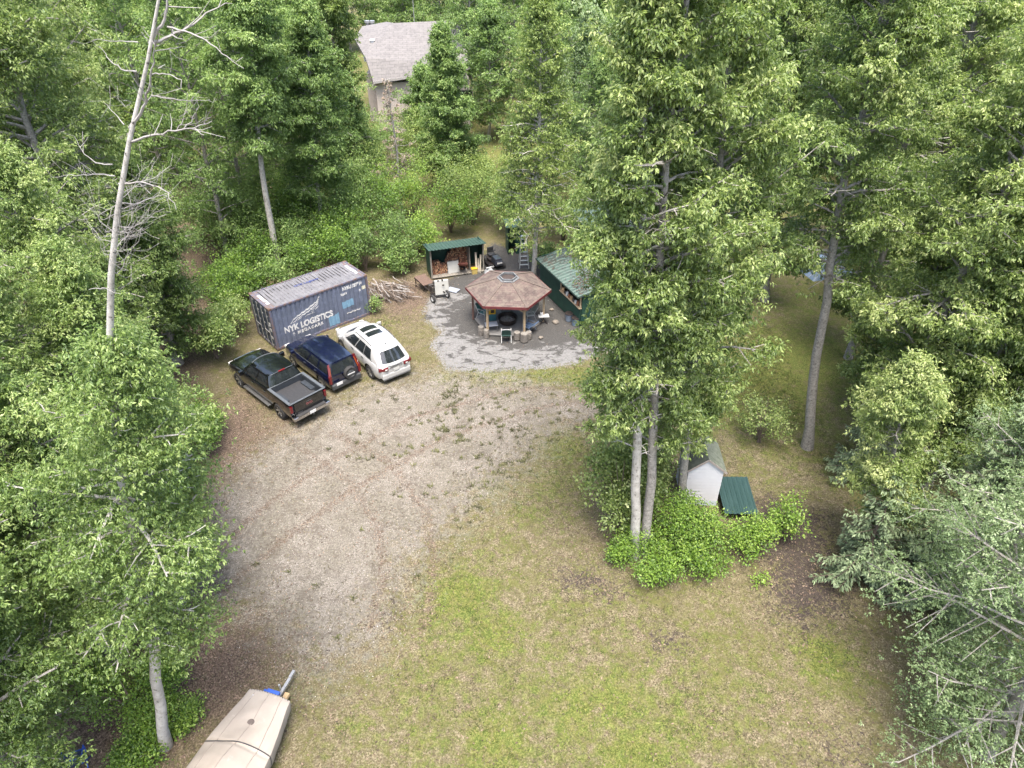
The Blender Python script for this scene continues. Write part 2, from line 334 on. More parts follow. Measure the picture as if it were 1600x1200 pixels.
tag(flakes('leaf_litter', X, Y, .04, brown), 'brown fallen leaves lying under the trees and along the gravel edge', 'leaf litter', kind='stuff')
stone = leafmat('pebble', [(.09,.08,.068), (.19,.17,.15), (.36,.335,.305)], .85, .0, 0)
def pebbles(X, Y, s):
    n = len(X); P = np.stack([X, Y, hgt(X, Y)+.004], 1); S = s*rng.uniform(.5, 1.6, n)[:, None, None]
    oc = np.array([(1,0,0),(0,1,0),(-1,0,0),(0,-1,0),(0,0,.7)], float); th = rng.uniform(0, 2*PI, n); c, s_ = np.cos(th), np.sin(th)
    O = np.stack([oc[None,:,0]*c[:,None]-oc[None,:,1]*s_[:,None]*.7, oc[None,:,0]*s_[:,None]+oc[None,:,1]*c[:,None]*.7, np.repeat(oc[None,:,2], n, 0)], -1)
    Vv = (P[:,None,:]+O*S).reshape(-1, 3); f = np.array([(0,1,4),(1,2,4),(2,3,4),(3,0,4)]); F = (np.arange(n)[:,None,None]*5+f[None]).reshape(-1, 3)
    return npmesh('gravel', Vv, F, stone, tone=np.repeat(np.clip(rng.normal(.45, .25, n), 0, 1), 4))
X, Y = scatter(60000, -13, 6, 12, 36, sub(lambda gr, g, li, pa, so: np.clip(gr*1.2-.1, 0, 1)*(1-pa)))
tag(pebbles(X, Y, .019), 'pale loose gravel strewn across the parking area', 'gravel', kind='stuff')
weed = leafmat('weed', [(.055,.055,.022), (.10,.105,.036), (.16,.16,.06)], .7, .15, 0)
c0 = gp(760, 690); c1 = gp(640, 690)
def wd(X, Y):
    gr = ground_masks(X, Y)[0]
    return np.clip(np.clip(2.6*patchy(X, Y, 91)-.9, 0, 1)*(gr > .35)*(1.1*np.exp(-(((X-c0.x)/3.4)**2+((Y-c0.y)/4.5)**2))+.05), 0, 1)
X, Y = scatter(3600, -11, 6, 14, 35, wd)
tag(tufts('weeds', X, Y, 22, .08, .02, weed, .06, 1.3, -.15), 'small dark weeds dotting the gravel near the patio', 'weeds', kind='stuff')
# ---------------- trees ----------------
bark_grey = pmat('bark_grey', (.31,.29,.265), (.17,.157,.14), 9, .9, .6, c3=(.07,.06,.05), s3=14, t3=(.56,.64))
bark_pale = pmat('bark_pale', (.42,.40,.37), (.26,.245,.22), 5, .85, .4, c3=(.06,.055,.05), s3=10, t3=(.60,.66))
bark_brown = pmat('bark_brown', (.17,.13,.10), (.09,.07,.055), 8, .9, .5)
bark_dead = pmat('bark_dead', (.32,.30,.28), (.18,.165,.155), 6, .9, .3)
LEAF = {
 'poplar': leafmat('leaf_poplar', [(.058,.090,.022), (.140,.200,.050), (.245,.305,.100), (.42,.46,.20)]),
 'poplar_near': leafmat('leaf_poplar_near', [(.055,.095,.024), (.130,.200,.050), (.225,.30,.092), (.38,.44,.175)], .36),
 'aspen': leafmat('leaf_aspen', [(.058,.102,.030), (.130,.210,.058), (.21,.305,.090), (.33,.41,.155)], .5),
 'light': leafmat('leaf_light', [(.075,.115,.026), (.155,.215,.054), (.24,.31,.085), (.36,.41,.14)], .5),
 'bright': leafmat('leaf_bright', [(.040,.085,.014), (.105,.19,.026), (.185,.29,.045), (.30,.40,.09)], .45),
 'spruce': leafmat('needles', [(.065,.095,.048), (.145,.195,.100), (.225,.285,.150), (.33,.39,.24)], .6, .08),
 'silver': leafmat('leaf_silver', [(.065,.105,.045), (.14,.205,.09), (.225,.30,.145), (.36,.42,.25)], .45),
 'dead': leafmat('needles_dead', [(.12,.085,.06), (.24,.18,.14), (.36,.29,.24)], .8, .05)}
def nrm(a): return a/np.maximum(np.linalg.norm(a, axis=-1, keepdims=True), 1e-9)
def leaf_arrays(P, D, size, g, droop=.5, wid=.34, fold=.16, up=.8, tone=None):
    n = len(P); a = nrm(D*.55+np.array([0,0,-droop])+g.normal(0, .45, (n,3)))
    nn = np.array([0,0,up])+D*.35+g.normal(0, .5, (n,3)); b = nrm(np.cross(nn, a)); nn = np.cross(a, b)
    L = (size*g.uniform(.6, 1.3, n))[:, None]
    m = P+a*L*.42
    V = np.stack([P, m+b*L*wid+nn*L*fold, P+a*L, m-b*L*wid+nn*L*fold], 1).reshape(-1, 3)
    i = np.arange(n)[:, None]*4
    F = np.concatenate([i+np.array([[0,3,2]]), i+np.array([[0,2,1]])], 1).reshape(-1, 3)
    return V, F, np.repeat(tone, 2)
def trunk_mesh(path, rad, n=10, seed=0):
    m = MB(); g = random.Random(seed)
    m.tube(path, rad, n)
    return m
def interp_path(path, t):
    path = np.asarray(path); d = np.linalg.norm(np.diff(path, axis=0), axis=1); s = np.concatenate([[0], np.cumsum(d)])/d.sum()
    return np.stack([np.interp(t, s, path[:, k]) for k in range(3)], -1)
WINDOWS = []
def window(path, rows, hw_=.38):
    hw_ *= 1.25
    for ya, yb in rows: WINDOWS.append((path, aty(800, yb, path[0].y).z, aty(800, ya, path[0].y).z, hw_))
    return path
def limb(pts, Y, dy, r):
    """a bare limb read off the photo at the tree's distance, bending dy towards or away on its way out"""
    return ([aty(px, py, Y+dy*i/max(1, len(pts)-1)) for i, (px, py) in enumerate(pts)], r)
def tree(name, label, path, r0, leaf='poplar', bark=None, t0=.3, Rm=2.3, shape='poplar', nb=64, sub=6, per=56, ls=.13, droop=.75, elev=(.35,.75), seed=1, group=None, cat='tree', t1=1.0, spread=.2, bare=0, parent_loc=True, low=0, tb=0.0, bsize=1.0, rtop=.025, limbs=(), rpow=.8, dens=1.35, wid=.21, limb_bark=None):
    """a trunk along a path in world space, limbs with side twigs, leaves in clumps round the twigs"""
    g = np.random.default_rng(seed); path = [Vector(p) for p in path]; base = path[0].copy()
    base.z = float(hgt(base.x, base.y)); root = thing(name, label, cat, base, 0, group)
    P = np.array([list(p-base) for p in path]); P[0, 2] -= .15; H = P[-1, 2]
    ts = np.linspace(0, 1, 18); tp = interp_path(P, ts); tp[1:, :2] += g.normal(0, .03, (17, 2))*np.minimum(1, H/10)
    nb = int(nb*dens); rad = r0*(1-ts)**rpow+rtop; rad[0] *= 1.35
    m = MB(); m.tube([tuple(p) for p in tp], list(rad), 10)
    bark = bark or bark_grey; bm_ = m; C = []; CD = []; CT = []
    for i in range(nb):
        f = (i+g.random())/nb; t = t0+(t1-t0)*f**.85
        o = interp_path(tp, t); fr = (t-t0)/(t1-t0+1e-9)
        if shape == 'poplar': r = Rm*(np.sin(PI*min(1, fr*.9+.12))**.6)*(1-.45*fr)
        elif shape == 'cone': r = Rm*(1.02-fr)**.75
        elif shape == 'round': r = Rm*math.sqrt(max(.06, 1-(2*fr-.85)**2*.9))
        elif shape == 'vase': r = Rm*(.45+.55*math.sin(PI*min(1, fr*.85+.1)))
        r *= g.uniform(.5, 1.3) if i % 3 else g.uniform(.85, 1.4); az = i*2.39996+g.normal(0, .5); e = elev[0]+(elev[1]-elev[0])*fr+g.normal(0, .13)
        d = np.array([math.cos(az)*math.cos(e), math.sin(az)*math.cos(e), math.sin(e)])
        k = 5; s = np.linspace(0, 1, k)[:, None]; sag = g.uniform(.05, .3)
        bp = o+d*r*s/max(.5, math.cos(e))*.9+np.array([0,0,-1])*r*sag*s**2+np.cumsum(g.normal(0, .035*r, (k,3)), 0)*s
        rb = max(.012, min(.35*r0, .028*r*bsize))
        bm_.tube([tuple(q) for q in bp], list(np.linspace(rb, rb*.3, k)), 4, cap=False)
        ns = max(3, int(sub*r/Rm+.5)); ct = g.normal(0, .13)
        for j in range(ns):
            u = .14+.86*(j+g.random())/ns; q = interp_path(bp, u); sd_ = 1 if j % 2 else -1
            az2 = az+sd_*g.uniform(.4, 1.3); l2 = r*.38*(1.15-u*.6)*g.uniform(.6, 1.3); e2 = e*.5+g.normal(0, .25)
            d2 = np.array([math.cos(az2)*math.cos(e2), math.sin(az2)*math.cos(e2), math.sin(e2)]); q2 = q+d2*l2+np.array([0,0,-l2*.12])
            bm_.tube([tuple(q), tuple((q+q2)/2+g.normal(0, .02, 3)), tuple(q2)], [rb*.4, rb*.3, rb*.15], 3, cap=False)
            if i < bare: continue
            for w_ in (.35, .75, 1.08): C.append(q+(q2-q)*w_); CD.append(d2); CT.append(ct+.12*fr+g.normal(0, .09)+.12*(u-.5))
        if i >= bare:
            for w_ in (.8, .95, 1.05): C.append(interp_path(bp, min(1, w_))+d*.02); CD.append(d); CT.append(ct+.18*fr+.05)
    for lp, lr in limbs:
        q = [np.array(p)-np.array(base) for p in lp]; q = interp_path(q, np.linspace(0, 1, 3*len(q))); q[1:] += g.normal(0, .009, (len(q)-1, 3)); bm_.tube([tuple(p) for p in q], list(np.linspace(lr*.55, lr*.12, len(q))), 5, 1, cap=False)
        ln = float(np.linalg.norm(q[-1]-q[0]))
        for _ in range(int(ln*5)):                       # dead side twigs
            u = g.uniform(.2, 1); o_ = interp_path(q, u); ax_ = nrm(q[-1]-q[0]); dv = nrm(g.normal(0, 1, 3)+ax_*.9); l_ = g.uniform(.12, .55); bm_.tube([tuple(o_), tuple(o_+dv*l_*.5+g.normal(0,.02,3)), tuple(o_+dv*l_+np.array([0,0,.08]))], [lr*.2, lr*.13, .003], 3, 1, cap=False)
    obj('trunk', m, [bark, limb_bark or bark] if limbs else bark, root, smooth=60)
    C = np.array(C); CD = np.array(CD); CT = np.array(CT)
    keep = np.ones(len(C), bool); Wc = C+np.array(base)   # windows in the leaves where a stem shows
    for Pth, za, zb_, hw_ in WINDOWS:
        sy = Pth[0][1]; k_ = sy/np.maximum(Wc[:, 1], 1); hx = Wc[:, 0]*k_; hz = CAM_H+(Wc[:, 2]-CAM_H)*k_
        sx = np.interp(hz, [p[2] for p in Pth], [p[0] for p in Pth]); keep &= ~((Wc[:, 1] < sy+.25) & (hz > za) & (hz < zb_) & (np.abs(hx-sx) < hw_))
    C, CD, CT = C[keep], CD[keep], CT[keep]
    q_ = max(2, per//7); nr = len(C)*q_     # rosettes of leaves hanging from twig ends
    ri = np.repeat(np.arange(len(C)), q_); roff = g.normal(0, 1, (nr, 3))*np.array([spread, spread, spread*.7]); RC = C[ri]+roff; RT_ = CT[ri]+g.normal(0, .10, nr)
    idx = np.repeat(np.arange(nr), 7); n = nr*7
    dr_ = nrm(g.normal(0, 1, (n, 3))*np.array([1,1,.55])+nrm(roff+CD[ri]*spread)[idx]*.8)
    Pn = RC[idx]+dr_*ls*.22+g.normal(0, ls*.22, (n, 3))
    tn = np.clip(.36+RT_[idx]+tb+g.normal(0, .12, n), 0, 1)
    Vv, F, T = leaf_arrays(Pn, dr_*1.5, ls, g, droop, wid=wid, tone=tn)
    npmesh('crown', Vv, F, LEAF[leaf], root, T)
    return root
def spruce(name, label, base, h, Rm, seed=1, leaf='spruce', nb=90, dens=1.0, group=None, t0=.06, bark=None, ls=.16, lean=(0,0)):
    g = np.random.default_rng(seed); base = Vector((base[0], base[1], float(hgt(base[0], base[1])))); root = thing(name, label, 'tree', base, 0, group)
    m = MB(); top = np.array([lean[0], lean[1], h]); m.tube([(0,0,-.15), tuple(top*.5), tuple(top)], [.03+h*.013, .02+h*.008, .012], 8); bm_ = m; P = []; D = []; T = []
    for i in range(nb):
        t = t0+(1-t0)*((i+g.random())/nb); o = top*t; r = Rm*(1.03-t)**.85*g.uniform(.7, 1.15)
        az = i*2.39996+g.normal(0, .3); e = -.32+.75*t**2+g.normal(0, .07)
        d = np.array([math.cos(az)*math.cos(e), math.sin(az)*math.cos(e), math.sin(e)]); side = np.array([-math.sin(az), math.cos(az), 0])
        k = 5; s = np.linspace(0, 1, k)[:, None]; bp = o+d*r*s+np.array([0,0,1])*r*.16*s**2.2
        bm_.tube([tuple(q) for q in bp], list(np.linspace(.012+.008*r, .006, k)), 4, cap=False)
        nt_ = max(3, int(r*9*dens)); ct = g.normal(0, .1)
        for j in range(nt_):
            u = .12+.88*(j+g.random())/nt_; q = interp_path(bp, u); l2 = (.10+.30*r*(1.05-u))*g.uniform(.6, 1.1)
            for sg in (-1, 1):
                dd = nrm(d*.75+side*sg*g.uniform(.5, 1.0)+np.array([0,0,-.35-g.random()*.3])); mm = max(3, int(l2*34*dens))
                w_ = g.uniform(0, 1, mm); P.append(q+dd*l2*w_[:, None]+g.normal(0, .022, (mm,3))); D.append(np.repeat(nrm(dd+side*sg*.2)[None], mm, 0)); T.append(ct+.30+.25*w_*u+.15*t+g.normal(0, .12, mm))
    obj('trunk', m, bark or bark_brown, root, smooth=60)
    P = np.concatenate(P); D = np.concatenate(D); T = np.clip(np.concatenate(T), 0, 1)
    Vv, F, T = leaf_arrays(P, D*2, ls, g, .25, wid=.15, fold=.05, up=1, tone=T)
    npmesh('crown', Vv, F, LEAF[leaf], root, T)
    return root
def shrub(name, label, loc, h, Rm, seed=1, leaf='bright', n=260, per=22, ls=.09, group=None, tb=0.0, cat='shrub', stems=14, flat=1.0, squash=1.0):
    g = np.random.default_rng(seed); base = Vector((loc[0], loc[1], float(hgt(loc[0], loc[1])))); root = thing(name, label, cat, base, 0, group)
    lump = [(g.uniform(-.7, .7)*Rm, g.uniform(-.7, .7)*Rm*squash, g.uniform(.25, .68)*h, g.uniform(.32, .6)) for _ in range(9)]
    m = MB(); C = []; DD = []; T = []
    for _ in range(stems):
        az = g.uniform(0, 2*PI); rr = Rm*g.uniform(.2, .8); z = h*g.uniform(.5, .9)
        m.tube([(g.normal(0,.05), g.normal(0,.05), -.05), (math.cos(az)*rr*.4, math.sin(az)*rr*.4*squash, z*.6), (math.cos(az)*rr, math.sin(az)*rr*squash, z)], [.03, .02, .008], 4, cap=False)
    obj('stems', m, bark_brown, root)
    for i in range(n):
        x, y, z, q = lump[i % 9]; v = nrm(g.normal(0, 1, 3)); v[2] = abs(v[2])*1.1-.15*(g.random()); rr = (g.uniform(.6, 1.12) if g.random() > .14 else g.uniform(1.1, 1.45))*q
        c = np.array([x+v[0]*Rm*rr, y+v[1]*Rm*rr*squash, z+v[2]*h*rr*.72]); c[2] = max(.06, c[2]); C.append(c); DD.append(v); T.append(g.normal(0, .17)+.20*v[2]-.05)
    C = np.array(C); DD = np.array(DD); T = np.array(T); idx = np.repeat(np.arange(n), per); N_ = n*per
    off = g.normal(0, 1, (N_, 3))*np.array([.17, .17, .10])*max(.6, Rm/1.5)**.5; P = C[idx]+off; P[:, 2] = np.maximum(P[:, 2], .03)
    tn = np.clip(.42+T[idx]+tb+g.normal(0, .17, N_), 0, 1)
    Vv, F, Tn = leaf_arrays(P, nrm(off+DD[idx]*.2), ls, g, .15, wid=.34, up=.9, tone=tn)
    npmesh('foliage', Vv, F, LEAF[leaf], root, Tn); return root
def ptrunk(pix, topz, Y=None, dy=0.0):
    """trunk path: the first pixel is its foot on the ground, the others are read at the foot's distance"""
    b = gp(*pix[0]); Y = Y or b.y; out = [b]
    for i, p in enumerate(pix[1:]): out.append(aty(*p, Y+dy*(i+1)))
    a, c = out[-2], out[-1]
    if c.z < topz: d = (c-a).normalized(); out.append(c+d*(topz-c.z)/max(.3, d.z))
    return out
# ---------------- the trees of the clearing ----------------
PT2 = window(ptrunk([(1007,862),(1020,700),(1030,400),(1040,250),(1066,50)], 22.5), [(225,430),(600,700)], .36)
PT1 = window(ptrunk([(992,867),(993,760),(995,670),(1000,500)], 21), [(665,735),(770,868)], .34)
PT3 = window(ptrunk([(1058,800),(1066,740),(1078,640),(1100,450),(1124,258),(1135,100)], 22), [(200,275)], .3)
PT5 = window(ptrunk([(1262,697),(1275,560),(1300,400),(1320,280),(1348,180),(1370,60)], 22), [(385,695),(285,320),(160,200)], .5)
PT6 = window(ptrunk([(1375,745),(1410,650),(1440,560),(1477,481),(1532,376)], 21), [(655,722),(470,500)], .4)
PT8 = window(ptrunk([(1420,500),(1477,223),(1519,52)], 22), [(205,245),(30,70)], .4)
PL1 = window(ptrunk([(258,1165),(247,1080),(238,985),(200,820),(182,680),(178,600),(170,500),(175,410),(190,300),(205,205),(236,60)], 20.4), [(40,520),(590,620),(655,685),(990,1045),(1100,1170)], .22)
GR = 'tall poplars on the right of the clearing'; GL = 'leafy trees along the left edge of the drive'
tree('balsam_poplar', 'tall poplar with a clean pale trunk standing left in the clump beside the white shed', PT1, .165, bark=bark_pale, t0=.24, Rm=1.9, nb=60, seed=11, group=GR, ls=.132, bare=4)
tree('balsam_poplar', 'tall poplar with a reddish grey trunk leaning right, twin of the pale trunk', PT2, .165, bark=bark_grey, t0=.24, Rm=2.4, nb=84, seed=12, group=GR, ls=.132, tb=.06)
tree('balsam_poplar', 'poplar with its mottled trunk just behind the white garden shed', PT3, .15, t0=.2, Rm=2.6, nb=84, seed=13, group=GR, ls=.132)
tree('balsam_poplar', 'poplar with a long bare grey trunk rising alone out of the open grass at right', PT5, .20, bark=bark_grey, t0=.38, Rm=2.7, nb=80, seed=14, group=GR, ls=.132)
tree('balsam_poplar', 'poplar leaning right with a short stretch of whitish trunk above the large spruce', PT6, .18, t0=.16, Rm=3.1, nb=96, seed=15, group=GR, ls=.138, tb=.05)
tree('balsam_poplar', 'poplar hidden in leaves behind the lone bare trunk, its top at the upper edge', ptrunk([(1325,560),(1385,385),(1412,236),(1440,60)], 21), .17, t0=.08, Rm=3.0, nb=84, seed=16, group=GR, ls=.14)
tree('balsam_poplar', 'dense poplar with pale bark patches near the upper right of the clearing', PT8, .25, t0=.12, Rm=3.3, nb=90, seed=17, group=GR, ls=.155)
tree('balsam_poplar', 'large poplar crown filling the right edge above the hanging spruce boughs', ptrunk([(1500,760),(1533,627),(1593,513),(1680,350)], 21), .18, t0=.14, Rm=3.1, nb=96, seed=18, group=GR, ls=.138, tb=.07)
tree('balsam_poplar', 'poplar crown behind the clump, between it and the lone bare trunk', ptrunk([(1195,470),(1215,300),(1235,120)], 20), .2, t0=.12, Rm=2.9, nb=84, seed=19, group=GR, ls=.155, leaf='poplar', tb=-.05)
tree('balsam_poplar', 'darker poplar farther back at the top right corner', [gp(1330,400), gp(1330,400)+Vector((.6,0,21))], .22, t0=.1, Rm=3.8, nb=80, seed=20, group=GR, ls=.132)
tree('balsam_poplar', 'rearmost poplar seen at the far right margin of the wood', [gp(1600,440), gp(1600,440)+Vector((.6,0,22))], .22, t0=.1, Rm=4, nb=80, seed=21, group=GR, ls=.132)
tree('balsam_poplar', 'slim poplar behind the green roofed sheds and the clump of pale trunks', [gp(1080,420), gp(1080,420)+Vector((.6,0,20))], .22, t0=.15, Rm=3.2, nb=80, seed=22, group=GR, ls=.14)
tree('balsam_poplar', 'poplar on the right margin below the middle, half out of the photo', [gp(1660,640), gp(1660,640)+Vector((.8,0,20))], .25, t0=.12, Rm=3.2, nb=84, seed=23, group=GR, ls=.14)
tree('poplar_sapling', 'broken leafy side stem growing low in front of the big spruce', ptrunk([(1365,860),(1385,760),(1400,700)], 9), .09, t0=.2, Rm=1.5, nb=44, seed=24, ls=.11, tb=.08)
tree('balsam_poplar', 'younger poplar with low hanging leaves between the big spruce and the leaning whitish trunk', [gp(1440,770), gp(1440,770)+Vector((.3,0,6)), gp(1440,770)+Vector((.8,0,14))], .13, t0=.14, Rm=2.5, nb=70, seed=25, group=GR, ls=.145, tb=.03)
tree('balsam_poplar', 'younger poplar at the right edge just above the spruces', [gp(1590,760), gp(1590,760)+Vector((.3,0,6)), gp(1590,760)+Vector((.8,0,14))], .13, t0=.12, Rm=2.6, nb=70, seed=26, group=GR, ls=.145, tb=.03)
tree('balsam_poplar', 'bushy young poplar with leaves to the ground right of the lone bare trunk', [gp(1365,640), gp(1365,640)+Vector((.3,0,5)), gp(1365,640)+Vector((.5,0,10.5))], .11, t0=.06, Rm=2.2, nb=64, seed=27, group=GR, ls=.14)
SP = 'spruces in the right corner of the garden'
spruce('spruce_tree', 'big blue green spruce with wide drooping boughs under the poplars', gp(1465,930), 9.2, 2.9, 31, nb=140, group=SP, dens=1.1, lean=(.2,0))
spruce('spruce_tree', 'low dark spruce at the edge of the bare dark soil', gp(1335,905), 5.4, 1.8, 32, nb=70, group=SP)
spruce('spruce_tree', 'tall narrow spruce half hidden at the right edge of the photo', gp(1600,860), 11, 2.4, 33, nb=110, group=SP)
spruce('spruce_tree', 'small spruce tucked behind the big one below the poplar leaves', gp(1345,745), 5.5, 1.8, 34, nb=80, group=SP)
tree('silver_poplar', 'sparse grey green tree with long white limbs in the bottom right corner', [Vector((14.2,10.6,0)), Vector((14.0,10.8,3)), Vector((14.5,11.5,6)), Vector((14.6,12,8.8))], .17, leaf='silver', bark=bark_grey, t0=.2, Rm=3.6, shape='round', nb=50, sub=9, per=56, ls=.08, elev=(.0,.6), seed=47, spread=.24, droop=.2, bsize=.55)
tree('silver_poplar', 'loose grey green tree beside the spruces on the right margin', [Vector((15.6,15.0,0)), Vector((15.9,15.2,4)), Vector((16.0,15.5,8.2))], .13, leaf='silver', bark=bark_grey, t0=.15, Rm=3.0, shape='round', nb=40, sub=7, per=42, ls=.085, elev=(.05,.7), seed=42, spread=.24, droop=.2, bsize=.55)
shrub('shrub', 'grey green undergrowth bush below the white limbs at lower right', gp(1480,1130), 2.6, 1.9, 43, 'silver', tb=.0, n=240, ls=.07)
shrub('shrub', 'grey green undergrowth bush in the very corner at lower right', gp(1620,1130), 3.0, 2.2, 44, 'silver', n=260, ls=.07)
# ---- bushes at the foot of the clump and by the shed
GB = 'bright bushes round the clump of trunks'
shrub('bush', 'bright yellow green bush at the foot of the twin trunks', gp(1065,845), 2.3, 1.55, 51, 'bright', tb=.0, group=GB, n=330, ls=.085)
shrub('bush', 'low bright bush in front of the pale trunk on the grass side', gp(1030,895), 1.1, 1.15, 52, 'bright', tb=.08, group=GB, n=220, ls=.085)
shrub('bush', 'bright bush filling the gap below the white shed, right of the twin trunks', gp(1098,878), 1.3, 1.05, 59, 'bright', tb=.02, group=GB, n=260, ls=.085)
shrub('bush', 'small darker bush at the left foot of the pale trunk', gp(975,868), 1.3, .75, 60, 'bright', tb=-.12, group=GB, n=180, ls=.085)
shrub('bush', 'darker green bush left of the pale trunk', gp(964,826), 4.6, 1.15, 53, 'poplar', tb=-.02, group=GB, ls=.12, n=420)
shrub('bush', 'tall darker bush between the trunks and the white shed', gp(1008,770), 5.2, 1.35, 54, 'poplar', tb=.02, group=GB, ls=.12, n=420)
shrub('bush', 'bright open bush growing in front of the green panel', gp(1178,868), 1.7, 1.1, 55, 'bright', tb=.03, group=GB, n=170, per=18, ls=.095)
shrub('bush', 'bright shoot reaching right over the bare dark soil', gp(1215,838), 2.0, .75, 56, 'bright', tb=.08, group=GB, n=95, per=18, ls=.10)
shrub('bush', 'tiny bright green plant alone on the mulch', gp(1186,912), .35, .25, 57, 'bright', tb=.15, n=16, per=14, ls=.08, stems=4)
shrub('bush', 'loose young tree like bush on the grass beyond the white shed', gp(1185,690), 2.6, 1.15, 58, 'poplar', tb=-.02, group=GB, n=130, per=16, ls=.10)
# ---- left side
def pole(x, y, h, lx=0, ly=0): return [Vector((x, y, 0)), Vector((x+lx*.4, y+ly*.4, h*.5)), Vector((x+lx, y+ly, h))]
YD = gp(258,1165).y; limbw = pmat('dead_limb', (.29,.275,.26), (.19,.175,.165), 7, .85)
def twiggy(Y):
    g = random.Random(4); L = []
    for (x0, y0, x1, y1, k) in ((190,300,255,250,4),(186,330,240,290,5),(180,360,235,330,6),(178,390,225,360,6),(176,420,215,400,4),(184,330,120,300,3),(180,370,140,330,4),(176,400,150,380,3),(205,160,170,120,2)):
        for _ in range(k):
            a = g.uniform(.6, 1.15); ex = x0+(x1-x0)*a+g.uniform(-10, 10); ey = y0+(y1-y0)*a+g.uniform(-25, 25)
            L.append(limb([(x0, y0+g.uniform(-12, 12)), ((x0+ex)/2, (y0+ey)/2+g.uniform(0, 22)), (ex, ey)], Y, g.uniform(-1, 1), .010))
    return L
LIMBS = twiggy(YD)+[limb(p, YD, dy, r) for p, dy, r in [
  ([(200,222),(233,212),(267,205),(300,200),(332,190)], -.6, .04), ([(272,205),(284,190),(296,165)], .1, .018), ([(283,203),(300,190),(307,170)], .2, .018), ([(318,195),(322,185),(323,174)], 0, .014),
  ([(186,287),(210,285),(235,286),(262,300),(275,327)], -.5, .034), ([(188,318),(215,318),(240,308),(268,303)], .4, .026), ([(180,275),(155,272),(130,274),(80,276)], .5, .02), ([(176,257),(150,255),(130,240),(117,212)], .3, .02),
  ([(203,200),(222,175),(232,140),(240,100),(243,62)], -.5, .05), ([(238,62),(258,28),(264,-5),(270,-40)], 0, .05), ([(240,66),(262,58),(300,40),(330,15),(355,5)], .8, .045), ([(262,42),(295,50),(320,60),(350,85),(380,108)], -.6, .028),
  ([(214,112),(190,108),(168,90),(155,72)], .4, .022), ([(238,116),(262,114),(283,124),(284,138),(258,146),(238,150)], -.3, .018), ([(236,150),(265,154),(290,158),(327,156)], .3, .022), ([(242,80),(262,76),(290,73)], .2, .018), ([(194,195),(180,180),(162,160)], .3, .018),
  ([(238,70),(226,60),(222,50)], 0, .02), ([(216,66),(180,64),(145,62)], .4, .016), ([(180,455),(160,450),(138,452)], -.3, .03)]]
t = tree('dead_topped_poplar', 'tall grey poplar with a bare dead top and green leaves only low down', PL1, .15, bark=bark_pale, t0=.27, t1=.70, Rm=2.3, nb=52, seed=61, ls=.082, per=98, spread=.26, tb=.02, rtop=.018, limb_bark=limbw, leaf='poplar_near', elev=(.0,.5), limbs=LIMBS, rpow=1.0)
tree('poplar', 'leafy poplar nearest the camera on the left, big leaves at the margin', pole(-12.6, 8.6, 13.8, .3, .3), .2, 'poplar_near', t0=.25, Rm=2.7, nb=84, seed=62, group=GL, ls=.092, per=77)
tree('poplar', 'leafy poplar crown over the left margin below the middle of the photo', pole(-15.2, 12.6, 14.6, .6, .2), .2, 'poplar_near', t0=.22, Rm=2.8, nb=84, seed=63, group=GL, ls=.092, per=77)
tree('poplar', 'leafy poplar at mid height left, behind the dead topped trunk', pole(-15.6, 16.6, 14.5, .5, .4), .2, 'poplar_near', per=77, t0=.2, Rm=2.9, nb=90, seed=64, group=GL, ls=.092, tb=.02)
tree('poplar', 'broad poplar right of the dead topped trunk, nearest the parked pickup', pole(-16.6, 22.0, 14.5, .6, 0), .22, 'poplar_near', per=77, t0=.15, Rm=3.0, nb=90, seed=65, group=GL, ls=.092, tb=.04)
tree('poplar', 'poplar at the left margin with a dark hollow beside it', pole(-21.5, 19.5, 17, 1, 0), .22, 'poplar_near', per=77, t0=.2, Rm=3.3, nb=90, seed=66, group=GL, ls=.092)
tree('poplar', 'tall poplar crown in the upper left behind the bare branches', pole(-18.8, 27.5, 21.5, .9, 0), .24, 'poplar', t0=.15, Rm=3.3, nb=96, seed=67, group=GL, ls=.14)
tree('poplar', 'tall poplar in the top left corner of the photo', pole(-25.5, 27.5, 22, 1, 0), .24, 'poplar', t0=.2, Rm=3.6, nb=90, seed=68, group=GL, ls=.155)
tree('poplar', 'poplar standing behind the top of the dead trunk', pole(-22.5, 35, 21, .8, 0), .24, 'poplar', t0=.15, Rm=3.4, nb=84, seed=69, group=GL, ls=.14)
tree('poplar', 'poplar whose crown edges the gap left of the shipping container', pole(-17.9, 31.5, 11.5, .4, 0), .2, 'poplar_near', t0=.08, Rm=2.3, nb=80, seed=70, group=GL, ls=.132)
tree('poplar', 'low leafy tree touching the drive beside the gravel, left of centre', pole(-11.9, 16.0, 8.6, .6, .2), .12, 'poplar_near', per=77, t0=.18, Rm=1.9, nb=70, seed=71, group=GL, ls=.092, tb=.03)
tree('poplar', 'pale topped young poplar at the left edge near the bottom', pole(-13.9, 10.2, 8.6, .2, .2), .1, 'poplar_near', t0=.15, Rm=2.0, nb=60, seed=72, group=GL, ls=.092, tb=.06)
tree('poplar', 'leafy poplar just left of the dead topped trunk, lower than its dead top', pole(-13.4, 13.8, 12.6, .3, .2), .15, 'poplar_near', per=77, t0=.2, Rm=2.2, nb=66, seed=74, group=GL, ls=.092)
tree('poplar', 'leafy poplar just behind the dead topped trunk, toward the pickup', pole(-13.3, 18.4, 12.8, .2, .2), .15, 'poplar_near', per=77, t0=.16, Rm=2.2, nb=66, seed=75, group=GL, ls=.092, tb=.03)
shrub('bush', 'round bright green bush at the edge of the reddish leaf litter', gp(312,690), 2.6, 1.3, 73, 'bright', tb=-.1, n=380, ls=.09)
GU = 'maple undergrowth below the left trees'
